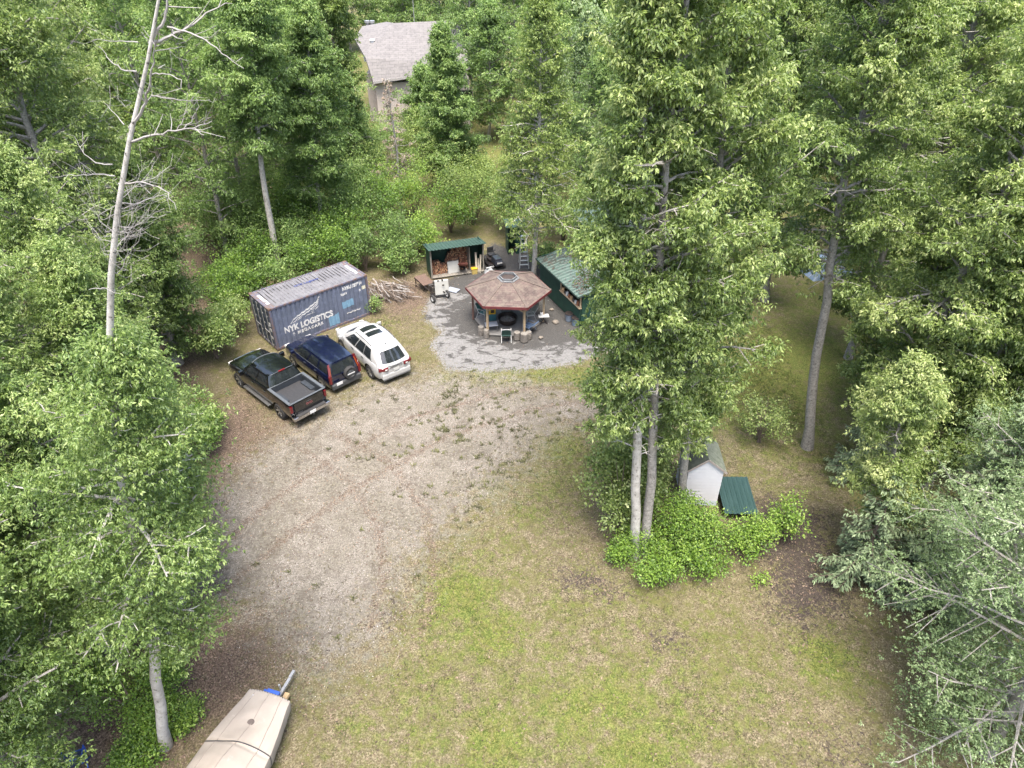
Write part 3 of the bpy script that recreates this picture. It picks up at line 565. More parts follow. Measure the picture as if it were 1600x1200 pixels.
for i, (px, py, h, r, l) in enumerate([(40,1080,1.0,1.1,'undergrowth bush under the left trees, farthest from the trailer'),(150,1060,1.4,1.4,'dark undergrowth bush in the gap left of the grey trunk'),(215,1110,1.3,1.2,'undergrowth bush touching the left side of the grey trunk foot'),
     (270,1060,1.6,.95,'bright undergrowth bush right behind the grey trunk foot'),(215,1196,.8,.8,'undergrowth bush at the bottom edge below the grey trunk'),(280,1130,.7,.6,'small undergrowth bush between the grey trunk and the covered boat'),(30,1000,1.6,1.6,'undergrowth bush at the left margin under the leaves'),(100,960,1.6,1.5,'undergrowth bush deep in the left shade')]):
    shrub('undergrowth_bush', l, gp(px, py), h, r, 80+i, 'bright', tb=-.04+.02*(i % 3), group=GU, n=200, ls=.075)
# ---------------- the wood behind ----------------
BK = 'trees of the wood behind the clearing'
def at_top(name, label, foot, top_py, Rm, **kw):
    """a tree on the ground at pixel foot whose tip reaches up to the picture row top_py"""
    b = gp(*foot); h = CAM_H+aty(foot[0], top_py, b.y).z-CAM_H
    kw.setdefault('group', BK)
    return tree(name, label, [b, b+Vector((kw.pop('lx', .2), 0, h*.55)), b+Vector((kw.pop('lx2', .3), .1, h))], kw.pop('r0', .14), Rm=Rm, **kw)
def b_tree(label, px, Y, h, Rm, leaf='aspen', seed=1, **kw):
    x = aty(px, 300, Y).x
    kw.setdefault('ls', .16 if Y < 62 else .22); kw.setdefault('per', 32); kw.setdefault('nb', 50); kw.setdefault('sub', 5); kw.setdefault('t0', .12)
    kw.setdefault('spread', .26)
    return tree('aspen_tree', label, [Vector((x, Y, 0)), Vector((x+.3, Y, h*.5)), Vector((x+.1, Y, h))], .13, leaf, Rm=Rm, seed=seed, group=BK, **kw)
tree('aspen_tree', 'slender aspen with pale trunk behind the gazebo and a yellow green tip', ptrunk([(834,440),(838,330),(843,200),(845,100),(843,-15)], 15.6), .15, 'light', bark_pale, t0=.22, Rm=2.7, shape='cone', nb=110, seed=101, group=BK, ls=.15, tb=-.06, per=22, elev=(.1,.8))
tree('aspen_tree', 'narrow young aspen with pale stem right of the grey house roof', ptrunk([(716,300),(700,180),(688,50)], 12.2), .12, 'aspen', bark_pale, t0=.1, Rm=2.6, shape='cone', nb=80, seed=102, group=BK, ls=.17, tb=.08)
tree('aspen_tree', 'aspen with a long bare pale trunk rising right behind the container', ptrunk([(437,428),(425,360),(405,230),(395,100)], 19), .19, 'aspen', bark_pale, t0=.42, Rm=2.4, nb=70, seed=103, group=BK, ls=.16, tb=.12)
tree('aspen_tree', 'aspen with thin trunk between the long bare trunk and the dead conifer', ptrunk([(505,390),(497,300),(488,180)], 15.5), .13, 'aspen', bark_pale, t0=.28, Rm=2.6, nb=70, seed=104, group=BK, ls=.16, tb=.06)
tree('aspen_tree', 'light green aspen beside the left corner of the house roof', ptrunk([(525,330),(522,120),(520,0)], 18), .15, 'light', bark_pale, t0=.3, Rm=1.9, nb=60, seed=105, group=BK, ls=.17, tb=-.1)
for i, (l, px, Y, h, Rm, lf, kw) in enumerate([
  ('dark aspen behind the left end of the container', 375, 47, 17, 2.8, 'aspen', {}),
  ('dark leafy tree left of the long bare trunk', 330, 43, 18, 3.0, 'aspen', {}),
  ('bushy aspen just right of the long bare trunk, low in the row', 460, 51, 12, 2.6, 'aspen', {'tb': .03}),
  ('green aspen whose crown covers the left side of the house wall', 545, 60, 10.4, 2.8, 'aspen', {'tb': .04}),
  ('tree at the top edge left of the house roof', 470, 66, 15, 3.0, 'aspen', {}),
  ('low round aspen before the house wall', 560, 54, 7, 2.4, 'aspen', {}),
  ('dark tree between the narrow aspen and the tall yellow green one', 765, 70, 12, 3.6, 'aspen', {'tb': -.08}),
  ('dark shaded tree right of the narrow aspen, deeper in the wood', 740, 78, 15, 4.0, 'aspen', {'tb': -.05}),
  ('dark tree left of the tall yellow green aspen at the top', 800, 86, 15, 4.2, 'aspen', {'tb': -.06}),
  ('grey green tree right of the tall yellow green aspen', 905, 62, 12.5, 3.4, 'silver', {'tb': .0}),
  ('dark slender tree behind the second green roof', 925, 52, 11.5, 2.6, 'aspen', {'tb': -.05}),
  ('tree at the top between the roof and the dark aspens', 650, 104, 12, 4.6, 'aspen', {'ls': .26}),
  ('tree at the very top above the house ridge, left one', 575, 112, 14, 4.8, 'aspen', {'ls': .26}),
  ('tree at the very top beyond the house ridge, right one', 700, 96, 13.5, 4.4, 'aspen', {'ls': .26}),
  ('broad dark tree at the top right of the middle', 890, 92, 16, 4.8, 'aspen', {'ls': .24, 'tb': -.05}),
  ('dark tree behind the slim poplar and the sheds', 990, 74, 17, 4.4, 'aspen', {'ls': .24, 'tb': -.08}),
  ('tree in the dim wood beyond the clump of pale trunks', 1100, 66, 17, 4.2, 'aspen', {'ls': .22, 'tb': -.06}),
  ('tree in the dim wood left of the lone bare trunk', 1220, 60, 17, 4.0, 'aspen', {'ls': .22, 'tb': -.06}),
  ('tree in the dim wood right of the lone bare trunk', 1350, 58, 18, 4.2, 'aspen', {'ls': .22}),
  ('tree in the dim wood at the upper right', 1490, 54, 19, 4.2, 'poplar', {'ls': .2}),
  ('tree behind the upper left corner, deeper in the wood', 120, 46, 20, 4.0, 'poplar', {'ls': .2}),
  ('tree behind the dead top, deeper in the wood', 260, 52, 18, 3.8, 'aspen', {'ls': .2}),
  ('tree in the back row above the bare trunk', 400, 62, 17, 3.6, 'aspen', {'ls': .22, 'tb': -.04}),
  ('tree at the top edge right above the left house corner', 500, 84, 13, 4.2, 'aspen', {'ls': .24}),
  ('tree at the top edge of the photo above the container', 440, 78, 16, 4.4, 'aspen', {'ls': .24, 'tb': -.03}),
  ('tree at the top edge left of the container', 330, 70, 17, 4.2, 'aspen', {'ls': .24}),
  ('tree near the top edge beyond the dead top', 190, 64, 19, 4.4, 'poplar', {'ls': .24}),
  ('tree near the top edge close to the left corner', 60, 60, 20, 4.6, 'poplar', {'ls': .24}),
  ('small aspen right in front of the right part of the house wall', 672, 66, 7.5, 2.6, 'aspen', {'tb': .04}),
  ('leafy aspen behind the yellow green tip', 850, 72, 13, 3.6, 'aspen', {'tb': -.02}),
  ('leafy tree at the left margin, second row', 10, 38, 20, 3.8, 'poplar', {'ls': .17})]):
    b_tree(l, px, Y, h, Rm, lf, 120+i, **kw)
def far_wood():
    g = random.Random(77); protos = []
    for k, (lf, R_, h, sh) in enumerate([('aspen', 3.2, 15, 'poplar'), ('aspen', 3.6, 14, 'round'), ('poplar', 3.4, 16, 'poplar'), ('light', 3.0, 13, 'cone'), ('silver', 3.4, 14, 'round')]):
        protos.append(tree('wood_tree', 'x', [Vector((0,0,0)), Vector((.2,0,h*.5)), Vector((.1,.1,h))], .16, lf, Rm=R_, seed=300+k, shape=sh, nb=44, sub=6, per=28, ls=.26, t0=.06, spread=.34, wid=.3, dens=1.0, tb=-.04))
    spots = []
    for band, (y0, y1, x0, x1, n) in enumerate([(88,100,-70,80,17), (100,118,-85,95,17), (118,150,-105,120,18), (44,88,26,70,22), (42,85,-64,-28,18), (26,44,27,40,8), (20,40,-40,-27,7), (62,86,4,30,8)]):
        for i in range(n):
            for _ in range(20):
                x, y = g.uniform(x0, x1), g.uniform(y0, y1)
                if all(math.hypot(x-a, y-b) > 3.6 for a, b in spots): break
            spots.append((x, y))
    lab = {0: 'rounded mid green tree in the far wood at the top of the photo', 1: 'broad dark green tree in the far wood at the top of the photo', 2: 'yellowish leaved tree in the wood at the margins of the photo', 3: 'pointed light green tree in the far wood', 4: 'grey green tree in the far wood'}
    used = set()
    for i, (x, y) in enumerate(spots):
        k = g.choice((0,0,1,1,2,2,3,4)) if i > 4 else i; s = g.uniform(.8, 1.15)
        if k in used: dup(protos[k], (x, y, 0), g.uniform(0, 6.28), lab[k], 'far trees of the wood', (s*g.uniform(.9,1.15), s*g.uniform(.9,1.15), s))
        else: protos[k].location = (x, y, 0); used.add(k); tag(protos[k], lab[k], None, 'far trees of the wood')
far_wood()
# dead conifers
def dead_conifer(name, label, base, h, Rm, seed, brown=0.5, group=None):
    g = np.random.default_rng(seed); root = thing(name, label, 'tree', (base[0], base[1], 0), 0, group)
    m = MB(); m.tube([(0,0,-.1), (.1,0,h*.5), (-.15,0,h)], [.12, .08, .015], 7); b = m; P = []; D = []
    for i in range(76):
        t = .18+.8*(i/76); az = i*2.4+g.normal(0,.3); r = Rm*(1.05-t)**.7*g.uniform(.4, 1.1); e = g.normal(-.1, .18)
        o = np.array([.1*math.sin(t*PI)-.15*t, 0, h*t]); d = np.array([math.cos(az)*math.cos(e), math.sin(az)*math.cos(e), math.sin(e)])
        q = o+d*r*.5+np.array([0,0,-.05*r]); e_ = o+d*r+np.array([0,0,.08*r]); b.tube([tuple(o), tuple(q), tuple(e_)], [.022,.014,.006], 4, cap=False)
        for j in range(3):
            u = g.uniform(.3, 1); p0 = o+(e_-o)*u; s = np.array([-d[1], d[0], g.normal(0,.3)])*g.choice([-1,1])*.25*r+d*.1*r; b.tube([tuple(p0), tuple(p0+s)], [.009,.004], 3, cap=False)
            k = 12; w_ = g.random((k,1)); P.append(p0+s*w_+g.normal(0,.04,(k,3))); D.append(np.repeat(s[None], k, 0))
    obj('trunk', m, bark_dead, root, smooth=60); P = np.concatenate(P); D = nrm(np.concatenate(D))
    V_, F, T = leaf_arrays(P, D, .17, g, .2, wid=.14, fold=.02, tone=np.clip(g.normal(brown, .25, len(P)), 0, 1)); npmesh('needles', V_, F, LEAF['dead'], root, T)
b = gp(628, 340); dead_conifer('dead_spruce', 'reddish dead spruce standing in front of the house wall', b, 10.2, 2.0, 7)
dead_conifer('dead_spruce', 'short bare dead spruce with grey twigs left of the light green shrub', gp(600, 352), 4.2, 1.7, 8, .4)
# understory: light shrubs behind the container and the sheds
GS = 'shrubs behind the container and the wood shed'
for i, (px, py, h, r, lf, tb, l) in enumerate([
  (408,472,2.6,1.2,'bright',-.06,'shrub pressed against the left rear corner of the container'),(450,456,2.8,1.4,'bright',-.04,'shrub pressed against the back of the container, left part'),(492,443,2.8,1.4,'bright',-.08,'shrub pressed against the back of the container, middle part'),(532,431,2.8,1.4,'bright',-.04,'shrub pressed against the back of the container, right part'),(572,424,2.6,1.3,'bright',-.08,'shrub at the right rear corner of the container'),(366,486,2.4,1.4,'bright',-.02,'yellow green shrub a step left of the container doors'),(340,560,2.6,1.3,'poplar_near',.02,'pale leafy shrub left of the pickup nose'),
  (600,262,3.2,2.0,'aspen',-.02,'shrub on the near side of the house wall'),(632,240,3.4,2.0,'light',-.12,'pale shrub at the foot of the narrow aspen'),(575,285,3.4,2.2,'aspen',.0,'shrub in the yard left of the reddish dead spruce'),(385,405,3.8,2.3,'bright',-.14,'second row shrub behind the left corner of the container'),(435,395,4.0,2.3,'bright',-.12,'second row shrub right at the long bare trunk'),(490,385,4.0,2.3,'bright',-.14,'second row shrub behind the container roof'),(545,378,4.2,2.3,'bright',-.12,'second row shrub behind the right half of the container'),(600,378,4.0,2.3,'bright',-.06,'second row shrub beyond the heap of branches'),(705,362,3.4,1.8,'bright',-.06,'shrub behind the left half of the wood shed roof'),(630,428,1.8,1.0,'bright',-.04,'low shrub between the branch heap and the wood shed'),(560,312,4.0,2.6,'light',-.12,'pale thicket on the near side of the house yard'),(660,262,5.0,2.6,'light',-.12,'yellow green thicket below the narrow aspen'),(320,380,4.6,2.6,'aspen',.0,'shrub under the left wood beyond the container'),(375,350,5.0,2.8,'aspen',-.04,'dark thicket in the shade left of the long bare trunk'),(450,335,5.0,2.8,'aspen',-.04,'dark thicket in the shade between the two bare trunks'),(930,330,5,2.8,'aspen',.0,'dark thicket behind the smaller green roof'),
  (395,430,3.0,2.0,'bright',-.12,'leafy shrub touching the left rear corner of the container'),(350,455,2.6,1.9,'bright',-.02,'yellow green shrub left of the container doors'),(455,415,3.0,1.9,'bright',-.12,'shrub behind the container near the long bare trunk'),
  (505,405,3.2,2.0,'bright',-.14,'shrub behind the middle of the container'),(560,398,3.2,2.0,'bright',-.16,'shrub behind the right end of the container'),(612,408,3.0,1.9,'bright',-.1,'shrub behind the pile of cut branches'),
  (655,400,3.2,1.5,'bright',.06,'bright shrub touching the left wall of the wood shed'),(650,345,4.6,2.3,'bright',.04,'tall yellow green shrub above the wood shed'),(740,352,5.0,2.6,'light',-.12,'broad pale green shrub right behind the wood shed roof'),
  (800,368,4.0,1.9,'aspen',.16,'green shrub behind the ride on mower'),(880,375,3.6,1.8,'aspen',.12,'shrub behind the stepladder and the slender aspen'),(690,310,4.4,2.4,'light',-.1,'pale shrub at the edge of the far lawn'),
  (540,350,4.4,2.4,'aspen',.06,'dark green shrub left of the dead spruce'),(480,370,4.2,2.4,'aspen',.02,'dark green shrub below the aspen trunks'),(420,385,4.0,2.4,'aspen',.04,'dark green shrub behind the long bare trunk'),
  (850,300,5.0,2.6,'light',-.14,'light green thicket right of the slender aspen'),(770,300,3.5,2.0,'light',-.06,'small pale shrub on the far lawn'),(850,425,2.2,.9,'bright',-.1,'dark shrub squeezed between the stepladder and the green shed'),
  (360,520,2.2,1.3,'poplar_near',.05,'pale leafy shrub beside the container doors and the pickup'),(345,400,4.2,2.4,'aspen',.0,'dark shrub at the left behind the container'),(584,490,1.1,.45,'bright',.02,'small green plant growing at the right corner of the container')]):
    h *= 1.22 if py < 440 and px < 640 else 1; lf = 'aspen' if (lf == 'bright' and i % 3 == 1) else lf
    shrub('shrub', l, gp(px, py), h, r, 200+i, lf, tb=tb-(.12 if lf == 'bright' and tb < .0 else 0), group=GS, n=int(240*min(1.8, r/1.6)) if r > .5 else 40, per=20, ls=.12 if r > .5 else .09)
# ---------------- shared paint and metal ----------------
white_paint = pmat('white_lettering', (.56,.56,.555), (.50,.50,.50), 8, .6)
steel = pmat('galvanised_steel', (.42,.42,.41), (.28,.28,.28), 12, .45, metal=.6)
rust = pmat('rust', (.12,.075,.055), (.075,.05,.04), 10, .9, .3)
black_pl = pmat('black_plastic', (.022,.022,.024), (.035,.035,.036), 10, .55)
rubber = pmat('tyre_rubber', (.016,.016,.017), (.03,.029,.028), 14, .85, .2)
alloy = pmat('alloy', (.50,.50,.51), (.36,.36,.37), 20, .3, metal=.85)
chrome = pmat('chrome', (.62,.62,.63), (.50,.50,.51), 9, .16, metal=1)
glass = pmat('tinted_glass', (.010,.013,.015), (.022,.026,.028), 3, .05, spec=.8)
def lampmat(n, c): return pmat(n, c, tuple(x*.6 for x in c), 30, .15, coat=.6)
red_lamp = lampmat('red_lamp', (.13,.006,.010)); clear_lamp = lampmat('clear_lamp', (.6,.6,.58)); amber_lamp = lampmat('amber_lamp', (.40,.09,.02))
# ---------------- shipping container ----------------
CX, CY, CA = -12.89, 32.66, R(41.3)
con = thing('shipping_container', 'weathered blue corrugated shipping container with white lettering and rusty corner posts', 'container', (CX, CY, .03), CA)
cblue = pmat('container_blue', (.105,.122,.175), (.078,.092,.13), 1.3, .6, .2, c3=(.13,.15,.22), s3=3, t3=(.5,.7))
croof = pmat('container_roof', (.155,.155,.168), (.10,.10,.112), 2.2, .7, .2, c3=(.12,.11,.12), s3=9, t3=(.60,.68))
cframe = pmat('container_frame', (.085,.095,.15), (.115,.08,.065), 3, .75, .2, c3=(.13,.08,.06), s3=6, t3=(.52,.6))
cdoor = pmat('container_door', (.022,.032,.055), (.045,.055,.075), 3, .65)
cpatch = pmat('container_patch', (.16,.29,.40), (.13,.235,.34), 5, .6)
LN, WD, HT = 6.06, 2.44, 2.59
def corr(x, pitch=.278, dep=.044):
    t = (x/pitch) % 1.0
    return dep*float(np.interp(t, [0, .26, .40, .62, .76, 1.0], [0, 0, 1, 1, 0, 0]))
def corr_xs(a, b, pitch=.278):
    q = []; k = math.floor(a/pitch)
    while k*pitch < b:
        for t in (0, .26, .40, .62, .76):
            x = (k+t)*pitch
            if a < x < b: q.append(x)
        k += 1
    return [a]+q+[b]
def corr_wall(y0, out, a, b, z0, z1):
    m = MB(); X = corr_xs(a, b); vs = []; fs = []
    for x in X:
        y = y0-out*corr(x); vs += [(x, y, z0), (x, y, z1)]
    for i in range(len(X)-1): fs.append((2*i, 2*i+2, 2*i+3, 2*i+1))
    return m.add(vs, fs)
FY = .035          # the front wall's outermost plane
obj('side_wall', corr_wall(FY, -1, .12, LN-.12, .14, HT-.1), cblue, con); obj('side_wall', corr_wall(WD-FY, 1, .12, LN-.12, .14, HT-.1), cblue, con)
m = MB(); X = corr_xs(.1, LN-.1, .2); vs = []; fs = []
for x in X: z = HT-.045+corr(x, .2, .032); vs += [(x, .06, z), (x, WD-.06, z)]
for i in range(len(X)-1): fs.append((2*i, 2*i+2, 2*i+3, 2*i+1))
obj('roof', m.add(vs, fs), croof, con)
m = MB()
for x in (.06, LN-.06):
    for y in (.06, WD-.06): m.box((x, y, HT/2), (.12, .12, HT-.24))
for y in (.045, WD-.045): m.box((LN/2, y, .07), (LN-.24, .09, .14)); m.box((LN/2, y, HT-.055), (LN-.24, .075, .09))
for x in (.045, LN-.045): m.box((x, WD/2, .07), (.09, WD-.24, .14)); m.box((x, WD/2, HT-.05), (.10, WD-.24, .085))
m.box((.26, WD/2, HT-.028), (.30, WD-.2, .02)); m.box((LN-.24, WD/2, HT-.028), (.26, WD-.2, .02))
m.box((LN-.05, WD/2, HT/2), (.03, WD-.2, HT-.3))
obj('frame', m, cframe, con)
m = MB()
for x in (.08, LN-.08):
    for y in (.075, WD-.075):
        for z in (.06, HT-.055): m.box((x, y, z), (.175, .16, .122))
obj('corner_casting', m, rust, con, bevel=.01)
for k in range(2):                    # doors on the left end
    y0, y1 = .14+k*1.09, .14+k*1.09+1.07
    m = MB(); m.box((.045, (y0+y1)/2, HT/2+.01), (.05, y1-y0, HT-.3))
    for j in range(5): m.box((.013, (y0+y1)/2, .42+j*.46), (.02, y1-y0-.14, .16))
    d = obj('door', m, cdoor, con)
    for yy in (y0+.26, y1-.26):
        b = MB(); b.cyl((-.03, yy, .1), (-.03, yy, HT-.1), .022, 8)
        for z in (.2, .75, 1.4, 2.0, HT-.22): b.box((-.01, yy, z), (.05, .11, .07))
        b.bar((-.05, yy, 1.02), (-.05, yy+.30*(1 if yy < (y0+y1)/2 else -1), 1.0), .03, .045)
        obj('lock_rod', b, steel, d)
    if k == 0:
        b = MB(); b.box((-.0, y0+.13, 1.55), (.008, .17, .22)); b.box((-.0, y0+.13, 1.2), (.008, .17, .2)); b.box((-.0, y0+.15, .7), (.008, .14, .14)); obj('label_plate', b, white_paint, d)
def on_wall(me):
    """cut flat lettering at every fold of the corrugation and lay it on the metal"""
    bm = bmesh.new(); bm.from_mesh(me); xs = [v.co.x for v in bm.verts]
    for x in corr_xs(min(xs), max(xs))[1:-1]:
        bmesh.ops.bisect_plane(bm, geom=bm.verts[:]+bm.edges[:]+bm.faces[:], plane_co=(x, 0, 0), plane_no=(1, 0, 0), dist=1e-6)
    for v in bm.verts: v.co.y += FY+corr(v.co.x)-.008
    bm.to_mesh(me); bm.free()
def wall_text(name, s, size, x, z, bold=0.0, sx=1.0, ext=.003, space=1.0):
    M = Matrix.Translation((x, 0, z)) @ Matrix.Rotation(PI/2, 4, 'X') @ Matrix.Diagonal((sx, 1, 1, 1))
    text_mesh(name, s, size, M, white_paint, con, ext, True, bold, on_wall, space)
wall_text('lettering', 'NYK LOGISTICS', .50, 2.12, .98, .020, .84)
wall_text('lettering', '& MEGACARR', .245, 2.0, .60, .012, 1.0, space=1.35)
wall_text('lettering', 'NYKU 297814', .27, 5.05, 2.20, .018, .78)
wall_text('lettering', '22G1', .16, 4.48, 1.88, .01, 1.1); wall_text('lettering', 'S', .17, 5.5, 1.78, .01); wall_text('lettering', 'www.nyklogistics.com', .115, 4.95, .62, .006, .9)
def wall_poly(name, polys, mat):
    me = bpy.data.meshes.new(name); V = []; F = []
    for p in polys: F.append(tuple(range(len(V), len(V)+len(p)))); V += [(x, 0, z) for x, z in p]
    me.from_pydata(V, [], F); me.materials.append(mat); on_wall(me)
    o = bpy.data.objects.new(name, me); COL.objects.link(o); o.parent = con
def ribbon(pts, w):
    L = []; Rr = []
    for i, (x, z) in enumerate(pts):
        a = pts[max(0, i-1)]; b = pts[min(len(pts)-1, i+1)]; dx, dz = b[0]-a[0], b[1]-a[1]; n = math.hypot(dx, dz); ww = w*(1-.55*abs(2*i/(len(pts)-1)-1))
        L.append((x-dz/n*ww, z+dx/n*ww)); Rr.append((x+dz/n*ww, z-dx/n*ww))
    return [[L[i], L[i+1], Rr[i+1], Rr[i]] for i in range(len(pts)-1)]
wing = ribbon([(1.05,1.28),(1.35,1.52),(1.75,1.66),(2.15,1.78),(2.5,1.93),(2.75,2.02),(2.98,2.28)], .05)+ribbon([(1.2,1.25),(1.5,1.45),(1.85,1.55),(2.15,1.62),(2.45,1.76),(2.7,1.88),(2.93,2.12)], .035)+ribbon([(2.3,1.66),(2.55,1.68),(2.75,1.84),(2.9,2.0)], .022)+ribbon([(1.95,1.38),(2.2,1.46),(2.45,1.44)], .018)+ribbon([(2.3,1.54),(2.5,1.58),(2.42,1.48),(2.55,1.46)], .018)+ribbon([(1.45,1.28),(1.6,1.40),(1.8,1.44)], .02)+ribbon([(2.6,1.55),(2.72,1.68),(2.84,1.76)], .02)
wall_poly('emblem', wing, white_paint)
wall_poly('repair_patch', [[(4.28,.98),(5.0,1.02),(5.0,1.45),(4.28,1.4)]], cpatch); wall_poly('repair_patch', [[(3.3,.2),(3.98,.2),(3.98,.93),(3.75,.8),(3.3,.8)]], cpatch)
wall_poly('tally_plate', [[(5.63,1.74),(5.88,1.78),(5.88,2.0),(5.63,1.96)]], pmat('plate', (.55,.53,.42)))
m = MB(); rr = random.Random(3)                   # leaf dirt settled in the roof grooves
for k in range(29):
    x = .2*k+.2*.88+.1
    if x > LN-.45: break
    right = 17 <= k <= 26
    for _ in range(3):
        y0 = rr.uniform(1.5, 1.95) if not right else rr.uniform(.85, 1.5); l = rr.uniform(.15, .5) if not right else rr.uniform(.5, .95)
        if k < 4: y0 = rr.uniform(.3, 1.9); l = rr.uniform(.3, .9)
        elif not right and rr.random() < .5: y0 = rr.uniform(.4, 2.2); l = rr.uniform(.05, .12)
        m.box((x, min(y0+l/2, WD-.1), HT-.034), (.075, l, .014), rr.uniform(-.03, .03))
obj('roof_dirt', m, pmat('roof_dirt', (.028,.025,.024), (.05,.045,.04), 12, .95), con)
for x in (.34, LN-.26):
    text_mesh('lettering', 'NYKU 297814', .21, Matrix.Translation((x-.06, WD/2, HT-.014)) @ Matrix.Rotation(-PI/2, 4, 'Z'), white_paint, con, .002, True, .018)
text_mesh('lettering', 'NYK Logistics', .26, Matrix.Translation((3.0, 1.45, HT+.001)), pmat('roof_lettering', (.03,.05,.20)), con, .001, True, .004)
# ---------------- vehicles ----------------
def lin(pts):
    a = [p[0] for p in pts]; b = [p[1] for p in pts]; return lambda x: float(np.interp(x, a, b))
class Car:
    def __init__(s, root, x0, x1, zb, zs, zt, hw, axles, ra, rw):
        s.root = root; s.x0, s.x1 = x0, x1; s.zb0, s.zs, s.zt, s.hw = lin(zb), lin(zs), lin(zt), lin(hw); s.axles, s.ra, s.rw = axles, ra, rw
    def zb(s, x):
        z = s.zb0(x)
        for a in s.axles:
            if abs(x-a) <= s.ra: z = max(z, s.rw*.98+math.sqrt(max(0, s.ra**2-(x-a)**2)))
        return z
    def sec(s, x):
        zb, zs, zt, hw = s.zb(x), s.zs(x), s.zt(x), s.hw(x); z0 = s.zb0(x); h = zs-z0
        q = [(.93, z0), (.975, z0+.14*h), (1.0, z0+.42*h), (.992, z0+.70*h), (.965, z0+.90*h), (.93, zs)]
        pts = []
        for a, z in q:
            if z < zb: z = zb+(.002*len(pts) if True else 0); a = float(np.interp(zb, [p[1] for p in q], [p[0] for p in q]))
            pts.append((a*hw, z))
        return pts+[(hw*.86, zs+(zt-zs)*.55), (hw*.62, zs+(zt-zs)*.88), (hw*.3, zt), (0, zt+.008)]
    def yside(s, x, z):
        p = s.sec(x); return float(np.interp(z, [q[1] for q in p[:6]], [q[0] for q in p[:6]]))
    def xs(s, a=None, b=None, step=.09):
        a = s.x0 if a is None else a; b = s.x1 if b is None else b
        q = list(np.arange(a, b, step))+[b]
        for w_ in s.axles: q += [w_+s.ra*math.cos(t) for t in np.linspace(0, PI, 15)]+[w_-s.ra-.002, w_+s.ra+.002]
        return sorted(x for x in set(q) if a <= x <= b)
    def shell(s, name, mat, a=None, b=None, secf=None, smooth=35):
        X = s.xs(a, b); secf = secf or s.sec; m = MB(); vs = []; fs = []
        for x in X:
            h = secf(x); vs += [(x, y, z) for y, z in h]+[(x, -y, z) for y, z in h[-2::-1]]
        n = len(vs)//len(X)
        for i in range(len(X)-1):
            for j in range(n-1): fs.append((i*n+j, i*n+j+1, (i+1)*n+j+1, (i+1)*n+j))
        fs += [tuple(range(n)), tuple((len(X)-1)*n+j for j in range(n))[::-1]]
        return obj(name, m.add(vs, fs), mat, s.root, smooth=smooth)
    def seams(s, lines, mat=None, r=.006, name='door_seam'):
        m = MB()
        for l in lines:
            for sg in (1, -1):
                pts = []
                for (xa, za), (xb, zb_) in zip(l[:-1], l[1:]):
                    for t in np.linspace(0, 1, 6): x = xa+(xb-xa)*t; z = za+(zb_-za)*t; pts.append((x, sg*(s.yside(x, z)), z))
                m.tube(pts, r, 4)
        obj(name, m, mat or black_pl, s.root)
    def cabin(s, g, paint, roofmat=None):
        """a curved greenhouse: roof and pillars in paint, every pane its own mesh"""
        f = lambda k: g[k]
        zr = lambda u: f('zr')-f('dip')*((2*u-1)**2 if not g.get('flat') else 0)-f('drop')*max(0, .5-u)*2*.6
        belt = lambda u: s.zs(f('xr0')+(f('xf0')-f('xr0'))*u)-.01
        def side(u, v, sg):
            x = (f('xr0')+(f('xf0')-f('xr0'))*u)*(1-v)+(f('xr1')+(f('xf1')-f('xr1'))*u)*v
            tap = 1-.05*abs(2*u-1)**3; y = (f('wb')*(1-v)+f('wr')*v+.035*math.sin(PI*v))*tap
            return Vector((x, sg*y, belt(u)+(zr(u)-belt(u))*v))
        def roof(u, t):
            sl = side(u, 1, 1); c = 1-t*t; xe = f('bf')*c*u**3-f('br')*c*(1-u)**3
            return Vector((sl.x+xe, sl.y*t, sl.z+.055*c**.8))
        def end(t, v, fr):                     # windscreen (fr) or rear pane, t -1..1
            a = side(1 if fr else 0, v, 1); c = 1-t*t; b = roof(1 if fr else 0, 0)
            blg = (f('bf') if fr else -f('br'))*c*(1.0+.5*(1-v)); zc = .055*c**.8*v
            return Vector((a.x+blg, a.y*t, a.z+zc))
        m = MB()
        for sg in (1, -1): m.grid(lambda u, v: side(u, v, sg), 14, 5, 0)
        m.grid(lambda u, v: roof(u, 2*v-1), 14, 12, 0)
        for fr in (0, 1): m.grid(lambda u, v: end(2*u-1, v, fr), 12, 5, 0)
        obj('cabin', m, roofmat or paint, s.root, smooth=50)
        def pane(P, u0, u1, v0, v1, name, mat=glass, off=.006, nu=8, nv=4):
            def Q(u, v):
                e = 1e-3; a = P(u, v); n = (P(u+e, v)-a).cross(P(u, v+e)-a).normalized()
                c = Vector((.5*(f('xr1')+f('xf1')), 0, .9)); n = n if n.dot(a-c) > 0 else -n
                return a+n*off
            mm = MB(); mm.grid(Q, nu, nv, 0, False, (u0, u1), (v0, v1)); obj(name, mm, mat, s.root, smooth=50)
        for u0, u1 in g['win']:
            for sg in (1, -1): pane(lambda u, v: side(u, v, sg), u0, u1, .10, .86, 'side_window')
        pane(lambda u, v: end(2*u-1, v, 1), .07, .93, .06, .93, 'windscreen')
        r = g.get('rear', (.07, .93, .12, .88)); pane(lambda u, v: end(2*u-1, v, 0), *r, 'rear_window')
        for (u0, u1, v0, v1) in g.get('sun', ()): pane(lambda u, v: roof(u, 2*v-1), u0, u1, v0, v1, 'sunroof', glass, .008)
        return side, roof, end
